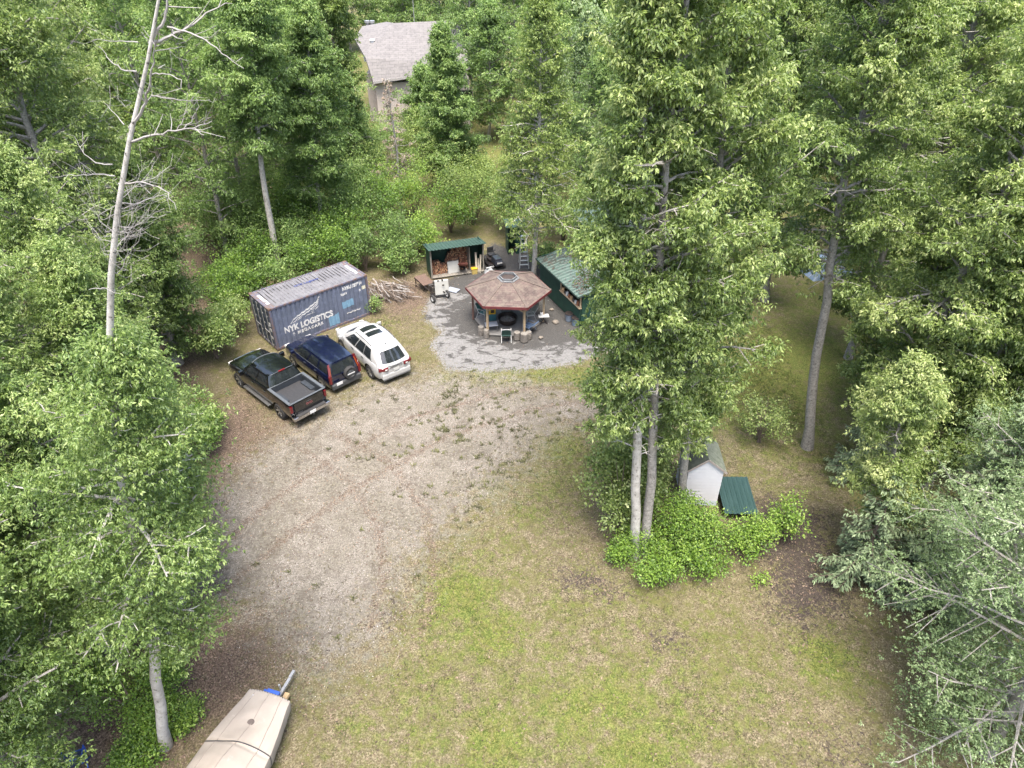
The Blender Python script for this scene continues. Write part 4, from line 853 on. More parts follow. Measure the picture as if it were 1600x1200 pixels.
def wheel_set(car, track, r, wd, spokes=5, scale=1.0):
    prof = [(r*.62, -wd/2), (r*.90, -wd/2), (r*.985, -wd*.36), (r, -wd*.2), (r, wd*.2), (r*.985, wd*.36), (r*.90, wd/2), (r*.62, wd/2)]
    RX = Matrix.Rotation(PI/2, 4, 'X'); t = MB(); t.lathe(prof, 28, RX)
    m = MB(); m.lathe([(r*.63, -wd*.42), (r*.66, -wd*.48), (r*.60, -wd*.46), (r*.58, -wd*.1), (.02, -wd*.1)], 24, RX)
    for k in range(spokes):
        a = 2*PI*k/spokes; d = Vector((math.cos(a), 0, math.sin(a)))
        for o_ in (-.10, .10):
            e = Vector((math.cos(a+o_), 0, math.sin(a+o_))); m.bar(d*.03+Vector((0, -wd*.36, 0)), e*r*.6+Vector((0, -wd*.42, 0)), .03, .035)
    m.lathe([(.065, -wd*.45), (.055, -wd*.5), (.001, -wd*.5)], 12, RX)
    tm = None
    for ax in car.axles:
        for sg in (1, -1):
            if tm is None:
                w_ = obj('wheel', t, rubber, car.root, smooth=40); rim = obj('rim', m, alloy, w_, smooth=30); tm = (w_.data, rim.data)
            else:
                w_ = bpy.data.objects.new('wheel', tm[0]); COL.objects.link(w_); w_.parent = car.root
                rim = bpy.data.objects.new('rim', tm[1]); COL.objects.link(rim); rim.parent = w_
            w_.location = (ax, sg*track/2, r); w_.rotation_euler = (0, 0, PI if sg == 1 else 0)
def underbody(car, hi, inset=.3):
    m = MB(); hw = min(car.hw(a) for a in car.axles)-inset
    m.box(((car.x0+car.x1)/2, 0, (.24+hi)/2), (car.x1-car.x0-.5, hw*2, hi-.24)); obj('underbody', m, black_pl, car.root)
def boxpart(car, name, mat, items, bevel=.012):
    for it in items:
        m = MB(); m.box(*it); obj(name, m, mat, car.root, bevel=bevel)
def heading(rear_px, front_px):
    a, b = gp(*rear_px), gp(*front_px); d = b-a; return a, b, math.atan2(d.y, d.x)
# --- black pickup
def paint(name, c, c2=None, fleck=None): return pmat(name, c, c2 or tuple(x*.85 for x in c), 2, .22, coat=1.0, c3=fleck, s3=5, t3=(.70,.78))
a, b, hd = heading((444,655), (377,603)); mid = (a+b)/2; nrmv = Vector((math.sin(hd), -math.cos(hd), 0))
PK = 1.03; loc = mid+nrmv*.90*PK
pk = thing('pickup_truck', 'black crew cab pickup truck with an open empty bed and chrome rear bumper', 'pickup truck', (loc.x, loc.y, .02), hd); pk.scale = (PK,)*3
bk = paint('black_paint', (.004,.005,.006), (.003,.0035,.004))
c = Car(pk, -2.92, 2.82, [(-2.92,.55),(-2.6,.50),(2.3,.42),(2.82,.40)], [(-2.92,1.28),(-1.12,1.28),(-1.0,1.24),(1.2,1.20),(2.3,1.10),(2.72,1.0),(2.82,.92)],
        [(-2.92,1.30),(-1.1,1.3),(1.0,1.32),(1.3,1.33),(2.2,1.24),(2.6,1.12),(2.82,.95)], [(-2.92,.96),(-2.5,1.0),(1.9,1.0),(2.4,.98),(2.68,.93),(2.82,.84)], (-1.80, 1.845), .50, .41)
c.shell('body', bk, -1.10, 2.82)
def bedsec(x):
    h = c.sec(x)[:5]; hw = c.hw(x); return h+[(hw*.93, 1.30), (hw-.13, 1.30), (hw-.15, .80), (.4, .80), (0, .80)]
c.shell('bed', bk, -2.84, -1.10, bedsec, smooth=25)
liner = pmat('bed_liner', (.020,.025,.032), (.032,.038,.046), 8, .5); rail = pmat('bed_rail', (.085,.095,.105), (.06,.068,.076), 8, .5)
m = MB(); hwB = .845
m.box((-1.97, 0, .815), (1.70, hwB*2, .02))
for k in range(13): m.box((-1.97, -.72+k*.12, .835), (1.66, .055, .022))
m.box((-1.125, 0, 1.04), (.03, hwB*2, .46)); m.box((-2.81, 0, 1.04), (.03, hwB*2, .46))
for sg in (1, -1): m.box((-1.97, sg*(hwB-.012), 1.05), (1.68, .024, .46)); m.box((-1.80, sg*.70, .95), (.95, .27, .25), top=.9)
obj('bed_liner', m, liner, pk)
m = MB()
for sg in (1, -1): m.box((-1.97, sg*.905, 1.315), (1.80, .14, .03))
m.box((-2.875, 0, 1.315), (.085, 1.9, .03)); m.box((-1.10, 0, 1.315), (.07, 1.7, .03)); obj('bed_rail', m, rail, pk, bevel=.008)
m = MB(); m.box((-2.90, 0, .93), (.07, 1.52, .70)); tg = obj('tailgate', m, bk, pk, bevel=.02)
m = MB(); m.box((-2.945, 0, 1.12), (.03, .26, .045)); obj('handle', m, black_pl, tg, bevel=.008)
TG = lambda y, z: Matrix.Translation((-2.94, y, z)) @ Matrix.Rotation(-PI/2, 4, 'Z') @ Matrix.Rotation(PI/2, 4, 'X')
text_mesh('emblem', 'GMC', .15, TG(0, .99), pmat('emblem_red', (.16,.06,.06), rough=.3), pk, .01, True, .008)
text_mesh('lettering', 'SIERRA', .085, TG(.52, .72), chrome, pk, .006, True, .002)
m = MB(); m.box((-3.0, 0, .56), (.24, 1.95, .18)); m.box((-3.10, .62, .56), (.06, .60, .15)); m.box((-3.10, -.62, .56), (.06, .60, .15)); obj('rear_bumper', m, chrome, pk, bevel=.03)
m = MB(); m.box((-3.02, 0, .665), (.2, 1.5, .012)); m.box((-3.1, 0, .46), (.16, .09, .07)); obj('bumper_step', m, black_pl, pk)
m = MB(); m.box((-3.128, .0, .58), (.012, .31, .15)); obj('licence_plate', m, white_paint, pk)
m = MB(); m.box((2.80, 0, .56), (.16, 1.80, .26)); obj('front_bumper', m, chrome, pk, bevel=.05)
m = MB(); m.box((2.79, 0, .86), (.08, 1.15, .32)); obj('grille', m, chrome, pk, bevel=.02)
boxpart(c, 'headlight', clear_lamp, [((2.70, s*.76, .90), (.2, .28, .2)) for s in (1, -1)], .03)
boxpart(c, 'taillight', red_lamp, [((-2.86, s*.90, 1.02), (.13, .12, .36)) for s in (1, -1)], .02)
boxpart(c, 'mirror', bk, [((1.02, s*1.12, 1.32), (.16, .24, .24)) for s in (1, -1)], .03)
boxpart(c, 'door_handle', chrome, [((x, s*1.005, 1.08), (.2, .03, .035)) for s in (1, -1) for x in (.28, -.72)], .006)
boxpart(c, 'side_step', pmat('step', (.16,.16,.16), (.1,.1,.1), 9, .4, metal=.5), [((.12, s*1.0, .38), (2.3, .19, .06)) for s in (1, -1)], .02)
c.seams([[(-1.02,.5),(-1.02,1.2)], [(-.05,.5),(-.05,1.2)], [(1.12,.5),(1.12,1.2)]]); underbody(c, 1.0, .32)
side, roof, end = c.cabin(dict(xf0=1.42, xr0=-1.08, xf1=.62, xr1=-.86, wb=.90, wr=.70, zr=1.84, dip=.03, drop=0, bf=.16, br=.04, win=[(.06,.43),(.47,.90)], rear=(.06,.94,.16,.86)), bk)
m = MB()
for sg in (1, -1): m.tube([side(u, .06, sg)+Vector((0, sg*.012, 0)) for u in np.linspace(.04, .93, 10)], .010, 4)
obj('window_trim', m, chrome, pk)
m = MB(); m.tube([end(t, .97, 0)+Vector((-.01, 0, .0)) for t in np.linspace(-.9, .9, 9)], .014, 5); m.tube([end(t, 1.0, 1)+Vector((.02, 0, -.01)) for t in np.linspace(-.9, .9, 9)], .018, 5); obj('roof_trim', m, rail, pk)
p = end(0, .97, 0); m = MB(); m.box((p.x-.01, 0, p.z), (.05, .34, .055)); obj('brake_light', m, lampmat('brake_lamp', (.22,.012,.015)), pk, bevel=.01)
wheel_set(c, 1.74, .41, .27, 6)
# --- blue compact SUV with the spare wheel on its tailgate
a, b, hd = heading((505,606), (463,571)); mid = (a+b)/2; nrmv = Vector((math.sin(hd), -math.cos(hd), 0)); loc = mid+nrmv*.78*1.05; hd = R(134.5)
cv = thing('compact_suv', 'dark blue compact SUV with a spare wheel on its tailgate', 'car', (loc.x, loc.y, .02), hd); cv.scale = (1.06,)*3
bl = paint('blue_paint', (.004,.006,.024), (.003,.005,.018), (.12,.15,.22))
c = Car(cv, -2.12, 2.20, [(-2.12,.34),(-1.9,.30),(1.8,.28),(2.2,.32)], [(-2.12,.98),(-1.9,1.02),(1.0,1.0),(1.9,.90),(2.2,.74)], [(-2.12,1.0),(-1.9,1.04),(1.0,1.09),(1.3,1.08),(1.95,.97),(2.12,.84),(2.2,.76)],
        [(-2.12,.80),(-1.95,.86),(-1.6,.89),(1.5,.89),(1.95,.83),(2.12,.72),(2.2,.60)], (-1.31, 1.31), .42, .335)
c.shell('body', bl); underbody(c, .85, .26)
side, roof, end = c.cabin(dict(xf0=1.28, xr0=-2.10, xf1=.45, xr1=-1.92, wb=.82, wr=.66, zr=1.62, dip=.05, drop=.02, bf=.14, br=.05, win=[(.05,.27),(.31,.56),(.60,.92)], rear=(.10,.90,.10,.88)), bl)
m = MB(); m.box((-2.17, 0, .42), (.16, 1.60, .26)); obj('rear_bumper', m, pmat('grey_bumper', (.05,.052,.055)), cv, bevel=.04)
m = MB(); m.box((2.14, 0, .42), (.16, 1.45, .26)); obj('front_bumper', m, pmat('grey_bumper', (.05,.052,.055)), cv, bevel=.05)
for sg in (1, -1):
    m = MB(); m.bar((-2.125, sg*.80, .62), (-2.115, sg*.80, 1.05), .13, .11); m.bar((-2.115, sg*.79, 1.05), (-1.95, sg*.69, 1.58), .10, .09); t = obj('taillight', m, red_lamp, cv, bevel=.015)
    m = MB(); m.bar((-2.135, sg*.775, .95), (-2.0, sg*.70, 1.45), .09, .05); obj('indicator', m, amber_lamp, t)
boxpart(c, 'headlight', clear_lamp, [((2.08, s*.60, .76), (.18, .3, .16)) for s in (1, -1)], .03)
m = MB(); m.box((2.16, 0, .74), (.07, .7, .12)); obj('grille', m, chrome, cv, bevel=.01)
boxpart(c, 'mirror', bl, [((.92, s*.98, 1.10), (.13, .2, .16)) for s in (1, -1)], .03)
boxpart(c, 'door_handle', chrome, [((x, s*.895, .92), (.17, .03, .03)) for s in (1, -1) for x in (-.05, -.98)], .005)
m = MB(); m.box((-2.265, .42, .56), (.012, .32, .16)); obj('licence_plate', m, white_paint, cv)
c.seams([[(1.0,.4),(1.02,.98)], [(.12,.4),(.12,.98)], [(-.95,.55),(-.85,.98)]])
RY = Matrix.Translation((-2.20, -.22, .86)) @ Matrix.Rotation(PI/2, 4, 'Y')
m = MB(); m.lathe([(.19,-.10),(.29,-.11),(.325,-.05),(.325,.05),(.30,.09)], 28, RY); sw = obj('spare_wheel', m, rubber, cv, smooth=40)
m = MB(); m.lathe([(.215,-.115),(.20,-.095),(.10,-.12),(.001,-.125)], 24, RY); m2 = obj('wheel_cover', m, pmat('cover_grey', (.06,.065,.07), rough=.4), sw, smooth=40)
m = MB(); m.bar((-2.335, -.42, .86), (-2.335, -.02, .86), .012, .05); obj('cover_badge', m, white_paint, sw)
m = MB(); m.tube([side(u, 0.06, 1)+Vector((0,.012,0)) for u in np.linspace(.3,.92,8)], .009, 4); m.tube([side(u, 0.06, -1)+Vector((0,-.012,0)) for u in np.linspace(.3,.92,8)], .009, 4); obj('window_trim', m, rail, cv)
wheel_set(c, 1.54, .335, .22, 6)
# --- white SUV with glass roof panels
a, b, hd = heading((581.6,590), (539,549.6)); mid = (a+b)/2; nrmv = Vector((math.sin(hd), -math.cos(hd), 0)); loc = mid+nrmv*.86*1.05
en = thing('large_suv', 'white SUV with two dark sunroof panels and black roof rails, nearest the patio', 'car', (loc.x, loc.y, .02), hd); en.scale = (1.05,)*3
wh = paint('white_paint', (.38,.38,.375), (.355,.355,.35))
c = Car(en, -2.48, 2.52, [(-2.48,.42),(-2.2,.34),(2.0,.32),(2.52,.40)], [(-2.48,.98),(-2.2,1.06),(-1.4,1.08),(1.0,1.04),(2.0,.94),(2.38,.80),(2.52,.68)], [(-2.48,1.0),(-2.2,1.10),(1.1,1.14),(1.5,1.13),(2.15,1.02),(2.4,.86),(2.52,.72)],
        [(-2.48,.76),(-2.36,.88),(-2.0,.97),(-1.4,1.0),(1.5,.99),(2.1,.93),(2.38,.80),(2.52,.60)], (-1.50, 1.52), .47, .385)
c.shell('body', wh, smooth=45); underbody(c, .95, .28)
side, roof, end = c.cabin(dict(xf0=1.50, xr0=-2.30, xf1=.42, xr1=-1.82, wb=.91, wr=.68, zr=1.74, dip=.07, drop=.05, bf=.22, br=.16, win=[(.16,.36),(.37,.60),(.62,.90)], rear=(.13,.87,.16,.90), sun=[(.73,.90,.20,.80),(.50,.67,.20,.80)]), wh)
m = MB()
for sg in (1, -1):
    m.tube([side(u, .99, sg)+Vector((0, -sg*.03, .05)) for u in np.linspace(.2, .9, 12)], .016, 5)
    for u in (.2, .55, .9): q = side(u, .99, sg)+Vector((0, -sg*.03, 0)); m.box((q.x, q.y, q.z+.02), (.06, .03, .06))
obj('roof_rail', m, black_pl, en)
m = MB()
for sg in (1, -1): m.tube([side(u, .07, sg)+Vector((0, sg*.012, 0)) for u in np.linspace(.14, .92, 12)], .010, 4)
obj('window_trim', m, chrome, en)
for sg in (1, -1):
    m = MB(); m.box((0,0,0), (.16,.50,.17), 0, 0, Matrix.Translation((-2.43, sg*.66, .90)) @ Matrix.Rotation(-sg*.30, 4, 'Z'), top=.92)
    t = obj('taillight', m, red_lamp, en, bevel=.03); m = MB(); m.box((-2.555, sg*.56, .89), (.03, .12, .05)); obj('lamp_lens', m, clear_lamp, t)
m = MB(); m.box((-2.44, 0, .47), (.16, 1.56, .28)); obj('rear_bumper', m, wh, en, bevel=.06)
m = MB(); m.box((-2.44, 0, .33), (.20, 1.50, .09)); obj('bumper_skirt', m, pmat('skirt_grey', (.10,.10,.10)), en, bevel=.02)
m = MB(); m.box((-2.505, 0, .90), (.02, .70, .035)); obj('trunk_trim', m, chrome, en, bevel=.006)
m = MB(); m.box((-2.515, 0, .74), (.02, .31, .15)); obj('licence_plate', m, pmat('plate_dirty', (.5,.5,.48)), en)
m = MB(); m.lathe([(.05,0),(.055,.012),(.02,.016)], 14, Matrix.Translation((-2.45,0,1.0)) @ Matrix.Rotation(-PI/2-.4, 4, 'Y')); obj('badge', m, chrome, en)
q = roof(.12, 0); m = MB(); m.box((q.x, 0, q.z+.02), (.12, .045, .05), top=.5); obj('antenna_fin', m, black_pl, en)
boxpart(c, 'headlight', clear_lamp, [((2.30, s*.68, .82), (.26, .24, .16)) for s in (1, -1)], .04)
m = MB(); m.box((2.50, 0, .66), (.06, .6, .2)); obj('grille', m, chrome, en, bevel=.02)
boxpart(c, 'mirror', wh, [((1.12, s*1.10, 1.16), (.14, .22, .17)) for s in (1, -1)], .04)
boxpart(c, 'door_handle', chrome, [((x, s*1.0, .98), (.19, .03, .035)) for s in (1, -1) for x in (.12, -.92)], .006)
c.seams([[(1.12,.45),(1.15,1.02)], [(.05,.45),(.08,1.02)], [(-.95,.6),(-1.0,1.02)]], r=.005); wheel_set(c, 1.72, .385, .25, 7)
# ---------------- gazebo ----------------
def shingle(name, c1, c2, c3, sc_=(2.2, 5.5)):
    m, nt, b = newmat(name); L = nt.links; tc = N(nt, 'ShaderNodeTexCoord')
    br = N(nt, 'ShaderNodeTexBrick'); L.new(tc.outputs['UV'], br.inputs[0]); br.inputs['Scale'].default_value = 1
    br.inputs['Brick Width'].default_value = .42; br.inputs['Row Height'].default_value = .15; br.inputs['Mortar Size'].default_value = .006; br.inputs['Bias'].default_value = 0
    br.inputs['Color1'].default_value = rgb(*c1); br.inputs['Color2'].default_value = rgb(*c2); br.inputs['Mortar'].default_value = rgb(*[x*.45 for x in c2])
    nn = noise(nt, 3.2, 6, .7, tc.outputs['Object']); col = mix(nt, ramp(nt, nn, [(.46, 0), (.62, .8)]), br.outputs[0], c3)
    L.new(col, b.inputs['Base Color']); b.inputs['Roughness'].default_value = .95; return m
def uvproj(o, scale=1.0):
    """lay UVs on each face along its own horizontal and slope directions"""
    me = o.data; uv = me.uv_layers.new(name='UVMap')
    for p in me.polygons:
        n = p.normal; h = Vector((0, 0, 1)).cross(n)
        h = h.normalized() if h.length > 1e-3 else Vector((1, 0, 0)); s = n.cross(h)
        for li_ in p.loop_indices:
            co = me.vertices[me.loops[li_].vertex_index].co; uv.data[li_].uv = (co.dot(h)*scale, co.dot(s)*scale)
shg = shingle('shingles_pink', (.115,.082,.072), (.068,.050,.045), (.135,.112,.09))
redp = pmat('red_fascia', (.12,.022,.024), (.08,.018,.02), 5, .6); woodp = pmat('pale_post', (.36,.28,.18), (.27,.20,.13), 6, .8); dwood = pmat('weathered_wood', (.22,.20,.17), (.15,.135,.115), 5, .9, .3)
brownp = pmat('brown_post', (.13,.07,.055), (.09,.05,.04), 5, .7)
GC = Vector((-.22, 35.95, 0)); GA = R(-4)
gz = thing('gazebo', 'hexagonal gazebo with a brown shingle roof, red fascia and a dark top vent', 'gazebo', GC, GA)
def hexp(r, z, k): a = PI/3*k; return Vector((r*math.cos(a), r*math.sin(a), z))
RE, ZE, RT, ZT = 2.45, 2.12, .52, 2.80
m = MB()
for k in range(6):
    a, b, c_, d = hexp(RE, ZE, k), hexp(RE, ZE, k+1), hexp(RT, ZT, k+1), hexp(RT, ZT, k); e = Vector((0,0,-.05)); m.add([a,b,c_,d,a+e,b+e,c_+e,d+e], [(0,1,2,3),(7,6,5,4),(0,4,5,1),(2,6,7,3)])
ro = obj('roof', m, shg, gz); uvproj(ro)
m = MB()
for k in range(6): m.bar(hexp(RE+.0, ZE+.012, k), hexp(RT, ZT+.012, k), .17, .02)
rc = obj('ridge_cap', m, shingle('ridge_shingles', (.13,.105,.085), (.09,.07,.06), (.105,.078,.068)), ro); uvproj(rc)
m = MB()
for k in range(6): m.bar(hexp(RE+.01, ZE-.075, k), hexp(RE+.01, ZE-.075, k+1), .03, .15)
obj('fascia', m, redp, gz)
m = MB()
for k in range(6): m.bar(hexp(RT-.02, ZT+.06, k), hexp(RT-.02, ZT+.06, k+1), .05, .14); m.bar(hexp(RT+.06, ZT+.005, k), hexp(RT+.06, ZT+.005, k+1), .12, .02)
vt = obj('vent_frame', m, pmat('vent_grey', (.16,.17,.18), (.11,.115,.12), 5, .6), gz)
m = MB(); m.prism([tuple(hexp(RT-.04, 0, k)[:2]) for k in range(6)], ZT-.06, ZT-.03); obj('vent_screen', m, pmat('vent_dark', (.05,.035,.03), (.03,.022,.02), 14, .8), vt)
for k in range(6):
    p = hexp(2.06, 0, k); m = MB(); m.box((p.x, p.y, 1.04), (.11, .11, 2.06), PI/3*k)
    for s in (1, -1):
        q = hexp(2.06, 2.02, k+s*.28); m.bar((p.x, p.y, 1.62), (p.x+(q.x-p.x)*.9, p.y+(q.y-p.y)*.9, 2.03), .05, .07)
    obj('post', m, brownp if k == 3 else woodp, gz)
m = MB()
for k in range(6): m.bar(hexp(2.06, 2.06, k), hexp(2.06, 2.06, k+1), .08, .10)
obj('beam', m, redp, gz)
m = MB(); m.prism([tuple(hexp(2.0, 0, k)[:2]) for k in range(6)], .01, .05); obj('floor_slab', m, pmat('pad_concrete', (.19,.185,.175), (.13,.125,.12), 1.5, .9, .2, c3=(.07,.065,.06)), gz)
# things under and round the gazebo
def W(px, py, z=0.0): return gp(px, py, z)
steelblk = pmat('black_steel', (.02,.02,.021), (.05,.035,.03), 9, .5, metal=.4); ash = pmat('ash', (.26,.245,.23), (.14,.13,.12), 12, .95)
p = W(793, 506); fp = thing('fire_pit', 'round black steel fire pit full of pale ash under the gazebo', 'fire pit', (p.x, p.y, .05))
m = MB(); m.lathe([(.30,.0),(.50,.12),(.54,.42),(.58,.44),(.58,.40),(.52,.40),(.47,.16),(.28,.10)], 26); obj('bowl', m, steelblk, fp, smooth=40)
m = MB(); m.lathe([(.47,.24),(.3,.28),(.12,.31),(.001,.32)], 16)
for k in range(7): a = k*1.3; m.tube([(.25*math.cos(a), .25*math.sin(a), .30), (-.2*math.cos(a+.6), -.2*math.sin(a+.6), .36)], .035, 6)
obj('ash', m, ash, fp)
log_end = pmat('log_end', (.40,.29,.19), (.28,.19,.12), 14, .9); stump_b = pmat('stump_bark', (.16,.145,.13), (.085,.075,.065), 8, .95, .5)
def stump(l, px, py, r, h, rz):
    p = W(px, py); t = thing('log_stump', l, 'stump', (p.x, p.y, .0), rz, 'stumps set round the gazebo posts')
    m = MB(); m.lathe([(r*1.08, 0), (r, h*.4), (r*.97, h), (r*.9, h+.01)], 12); obj('bark', m, stump_b, t, smooth=50); m = MB(); m.lathe([(r*.9, h+.012), (.001, h+.014)], 12); obj('cut_face', m, pmat('cut_grey', (.20,.185,.165), (.13,.12,.105), 9, .9), t)
for a in [('upright grey stump at the outer side of the left front post', 752, 522, .17, .5, 0), ('upright stump in front of the left front post, beside the grey bench', 760, 526, .16, .46, 1), ('grey stump left of the right front post', 808, 529, .19, .42, .4), ('thick grey stump in front of the right front post', 819, 532, .22, .46, .9), ('short stump right of the right front post', 826, 528, .17, .4, .2)]: stump(*a)
# chairs
whm = pmat('white_metal', (.46,.46,.45), (.40,.40,.39), 9, .4); mesh_g = pmat('green_fabric', (.018,.055,.045), (.012,.04,.032), 9, .8); mesh_b = pmat('blue_fabric', (.06,.10,.17), (.045,.075,.13), 9, .8); mesh_w = pmat('pale_mesh', (.36,.38,.35), (.28,.30,.28), 9, .8)
def lawn_chair(label, px, py, rz, frame, fabric, tilt=.35, low=1.0, hb=.95):
    p = W(px, py); t = thing('lawn_chair', label, 'chair', (p.x, p.y, .05), rz, 'chairs round the fire pit'); s = .27; bk_ = -.24-math.sin(tilt)*hb*.55
    for sg in (1, -1):
        m = MB(); m.tube([(.26, sg*s, 0), (.24, sg*s, .62*low), (.16, sg*s, .65*low), (-.20, sg*s, .62*low)], .018, 6); m.tube([(-.34, sg*s, 0), (-.18, sg*s, .42*low), (bk_, sg*s*.95, hb)], .018, 6); m.tube([(.25, sg*s, .40*low), (-.22, sg*s, .38*low)], .016, 6); obj('side_frame', m, frame, t)
    m = MB(); m.tube([(bk_, s*.95, hb), (bk_-.01, 0, hb+.03), (bk_, -s*.95, hb)], .018, 6); obj('top_rail', m, frame, t)
    m = MB(); m.add([(.25,s,.40*low),(.25,-s,.40*low),(-.2,-s,.37*low),(-.2,s,.37*low)]+[(.25,s,.385*low),(.25,-s,.385*low),(-.2,-s,.355*low),(-.2,s,.355*low)], [(0,1,2,3),(7,6,5,4),(0,4,5,1),(1,5,6,2),(2,6,7,3),(3,7,4,0)]); obj('seat', m, fabric, t)
    m = MB(); m.add([(-.19,s,.44*low),(-.19,-s,.44*low),(bk_,-s*.9,hb-.03),(bk_,s*.9,hb-.03)]+[(-.205,s,.44*low),(-.205,-s,.44*low),(bk_-.015,-s*.9,hb-.03),(bk_-.015,s*.9,hb-.03)], [(0,1,2,3),(7,6,5,4),(0,4,5,1),(1,5,6,2),(2,6,7,3),(3,7,4,0)]); obj('backrest', m, fabric, t); return t
lawn_chair('lawn chair with a white tube frame and high tilted back, right of the fire pit', 827, 500, R(200), whm, mesh_w, .5, 1.0, 1.05)
lawn_chair('low blue folding chair near the right front post', 826, 517, R(150), pmat('blue_frame', (.12,.17,.26)), mesh_b, .9, .8, .62)
lawn_chair('dark green lawn chair seen from behind, at the near side of the fire pit', 791, 532, R(92), whm, mesh_g, .2, 1.0, .85)
lawn_chair('dark green lawn chair on the far side of the fire pit', 792, 491, R(-95), steelblk, mesh_g, .25, 1.0, .9)
lawn_chair('lawn chair with a teal back at the left rear, behind the yellow box', 756, 497, R(-35), whm, pmat('teal_fabric', (.05,.15,.14)), .4, 1.0, .9)
p = W(768, 517); t = thing('grey_bench', 'low pale grey plastic table by the left front post', 'table', (p.x, p.y, .05), R(12)); m = MB(); m.box((0,0,.40), (.72,.46,.05)); obj('table_top', m, pmat('grey_plastic', (.38,.40,.44), (.3,.32,.36), 4, .5), t, bevel=.015)
for sx in (1,-1):
    for sy in (1,-1): m = MB(); m.box((sx*.3, sy*.18, .19), (.05,.05,.375)); obj('leg', m, pmat('leg_grey', (.1,.1,.1)), t)
yel = pmat('yellow_plastic', (.55,.33,.02), (.45,.27,.02), 5, .5)
p = W(768, 500); t = thing('teal_crate', 'teal crate under the yellow box at the left of the gazebo', 'crate', (p.x, p.y, .05), R(10)); m = MB(); m.box((0,0,.2), (.5,.4,.4)); c_ = obj('box', m, pmat('teal_plastic', (.04,.14,.17)), t, bevel=.01); m = MB(); m.box((0,0,.41), (.53,.43,.03)); obj('rim', m, pmat('teal_rim', (.05,.17,.2)), t)
t = thing('yellow_box', 'bright yellow box standing on the teal crate under the gazebo roof', 'box', (p.x, p.y, .48), R(5)); m = MB(); m.box((0,0,.21), (.50,.36,.42)); obj('case', m, yel, t, bevel=.02); m = MB(); m.tube([(-.1,0,.42),(-.08,0,.48),(.08,0,.48),(.1,0,.42)], .012, 6); m.box((.05,-.185,.2),(.2,.01,.2)); obj('handle', m, pmat('dark_label', (.05,.03,.02)), t)
p = W(849, 505); t = thing('side_table', 'small white side table at the right post of the gazebo', 'table', (p.x, p.y, 0), R(8)); m = MB(); m.box((0,0,.5), (.62,.36,.035)); obj('table_top', m, whm, t, bevel=.01)
for sg in (1,-1): m = MB(); m.bar((sg*.22,-.14,0), (sg*-.16,.14,.48), .03, .03); obj('leg', m, steelblk, t)
t = thing('white_jug', 'small white container standing on the side table', 'container', (p.x-.12, p.y+.04, .52)); m = MB(); m.lathe([(.001,0),(.08,0),(.085,.05),(.085,.17),(.07,.2),(.001,.2)], 14); obj('body', m, white_paint, t, smooth=50); m = MB(); m.lathe([(.05,.2),(.05,.235),(.001,.236)], 12); obj('cap', m, steelblk, t)
for px, py, l, cc in ((889, 500, 'pale blue bucket with a dark lid against the green shed wall', (.24,.29,.36)), (899, 507, 'blue bucket beside the green shed, nearer the poplar leaves', (.17,.24,.32))):
    p = W(px, py); t = thing('bucket', l, 'bucket', (p.x, p.y, 0), 0, 'buckets by the green shed'); m = MB(); m.lathe([(.001,0),(.20,0),(.25,.42),(.262,.44)], 18); obj('tub', m, pmat('bucket_plastic', cc, rough=.5), t, smooth=50); m = MB(); m.lathe([(.262,.44),(.26,.47),(.001,.49)], 18); obj('lid', m, steelblk, t)
for px, py, s, l in ((902,527,.16,'tan stone lying on the dark pad toward the poplar'),(845,528,.13,'grey stone lying on the dark pad right of the stumps'),(868,504,.2,'flat pale rock between the side table and the buckets'),(862,484,.12,'small pale rock behind the side table')):
    p = W(px, py); g = random.Random(px); m = MB(); m.lathe([(.001,0),(s,0),(s*1.05,s*.3),(s*.7,s*.6),(.001,s*.7)], 9); m.v = [(x*g.uniform(.8,1.2), y*g.uniform(.8,1.2), z) for x, y, z in m.v]; o = obj('stone', m, pmat('stone_tan', (.18,.155,.125), (.12,.105,.09), 9, .9), smooth=60); o.location = (p.x, p.y, .01); tag(o, l, 'stone', 'stones on the pad')
# ---------------- firewood shed ----------------
greenw = pmat('green_siding', (.013,.052,.036), (.008,.034,.026), 2.5, .6, .2); greenr = pmat('green_metal', (.036,.070,.056), (.024,.052,.042), 1.5, .55, .1, c3=(.08,.115,.095), s3=5, t3=(.6,.75))
WS = Vector((-5.22, 41.15, 0)); WA = R(17.5); ws = thing('firewood_shed', 'open fronted green firewood shed with a ribbed green metal roof', 'shed', WS, WA)
SW, SD = 3.55, 1.35
m = MB(); m.box((.02, SD/2, .98), (.04, SD, 1.9)); obj('side_panel', m, greenw, ws); m = MB(); m.box((SW-.02, SD/2, .98), (.04, SD, 1.9)); obj('side_panel', m, greenw, ws)
m = MB(); m.box((SW/2, SD-.02, .9), (SW-.09, .04, 1.7)); obj('back_panel', m, greenw, ws)
m = MB(); m.box((2.62, SD/2-.02, .95), (.04, SD-.1, 1.7)); obj('divider', m, dwood, ws)
for x in (.05, SW-.05): m = MB(); m.box((x, -.03, 1.0), (.09, .05, 1.95)); obj('post', m, dwood, ws)
m = MB()
for k in range(18): m.box((.1+.19*k+.09, .33, .11), (.178, 1.0, .035))
obj('plank_floor', m, dwood, ws)
m = MB(); vs = []; fs = []; X = corr_xs(-.12, SW+.12, .22)
for x in X: z = corr(x, .22, .03); vs += [(x, -.32, 2.12+z), (x, SD+.25, 1.72+z), (x, -.32, 2.10+z), (x, SD+.25, 1.70+z)]
for i in range(len(X)-1): a = 4*i; fs += [(a, a+4, a+5, a+1), (a+3, a+7, a+6, a+2), (a, a+2, a+6, a+4), (a+1, a+5, a+7, a+3)]
obj('roof', m.add(vs, fs), greenr, ws)
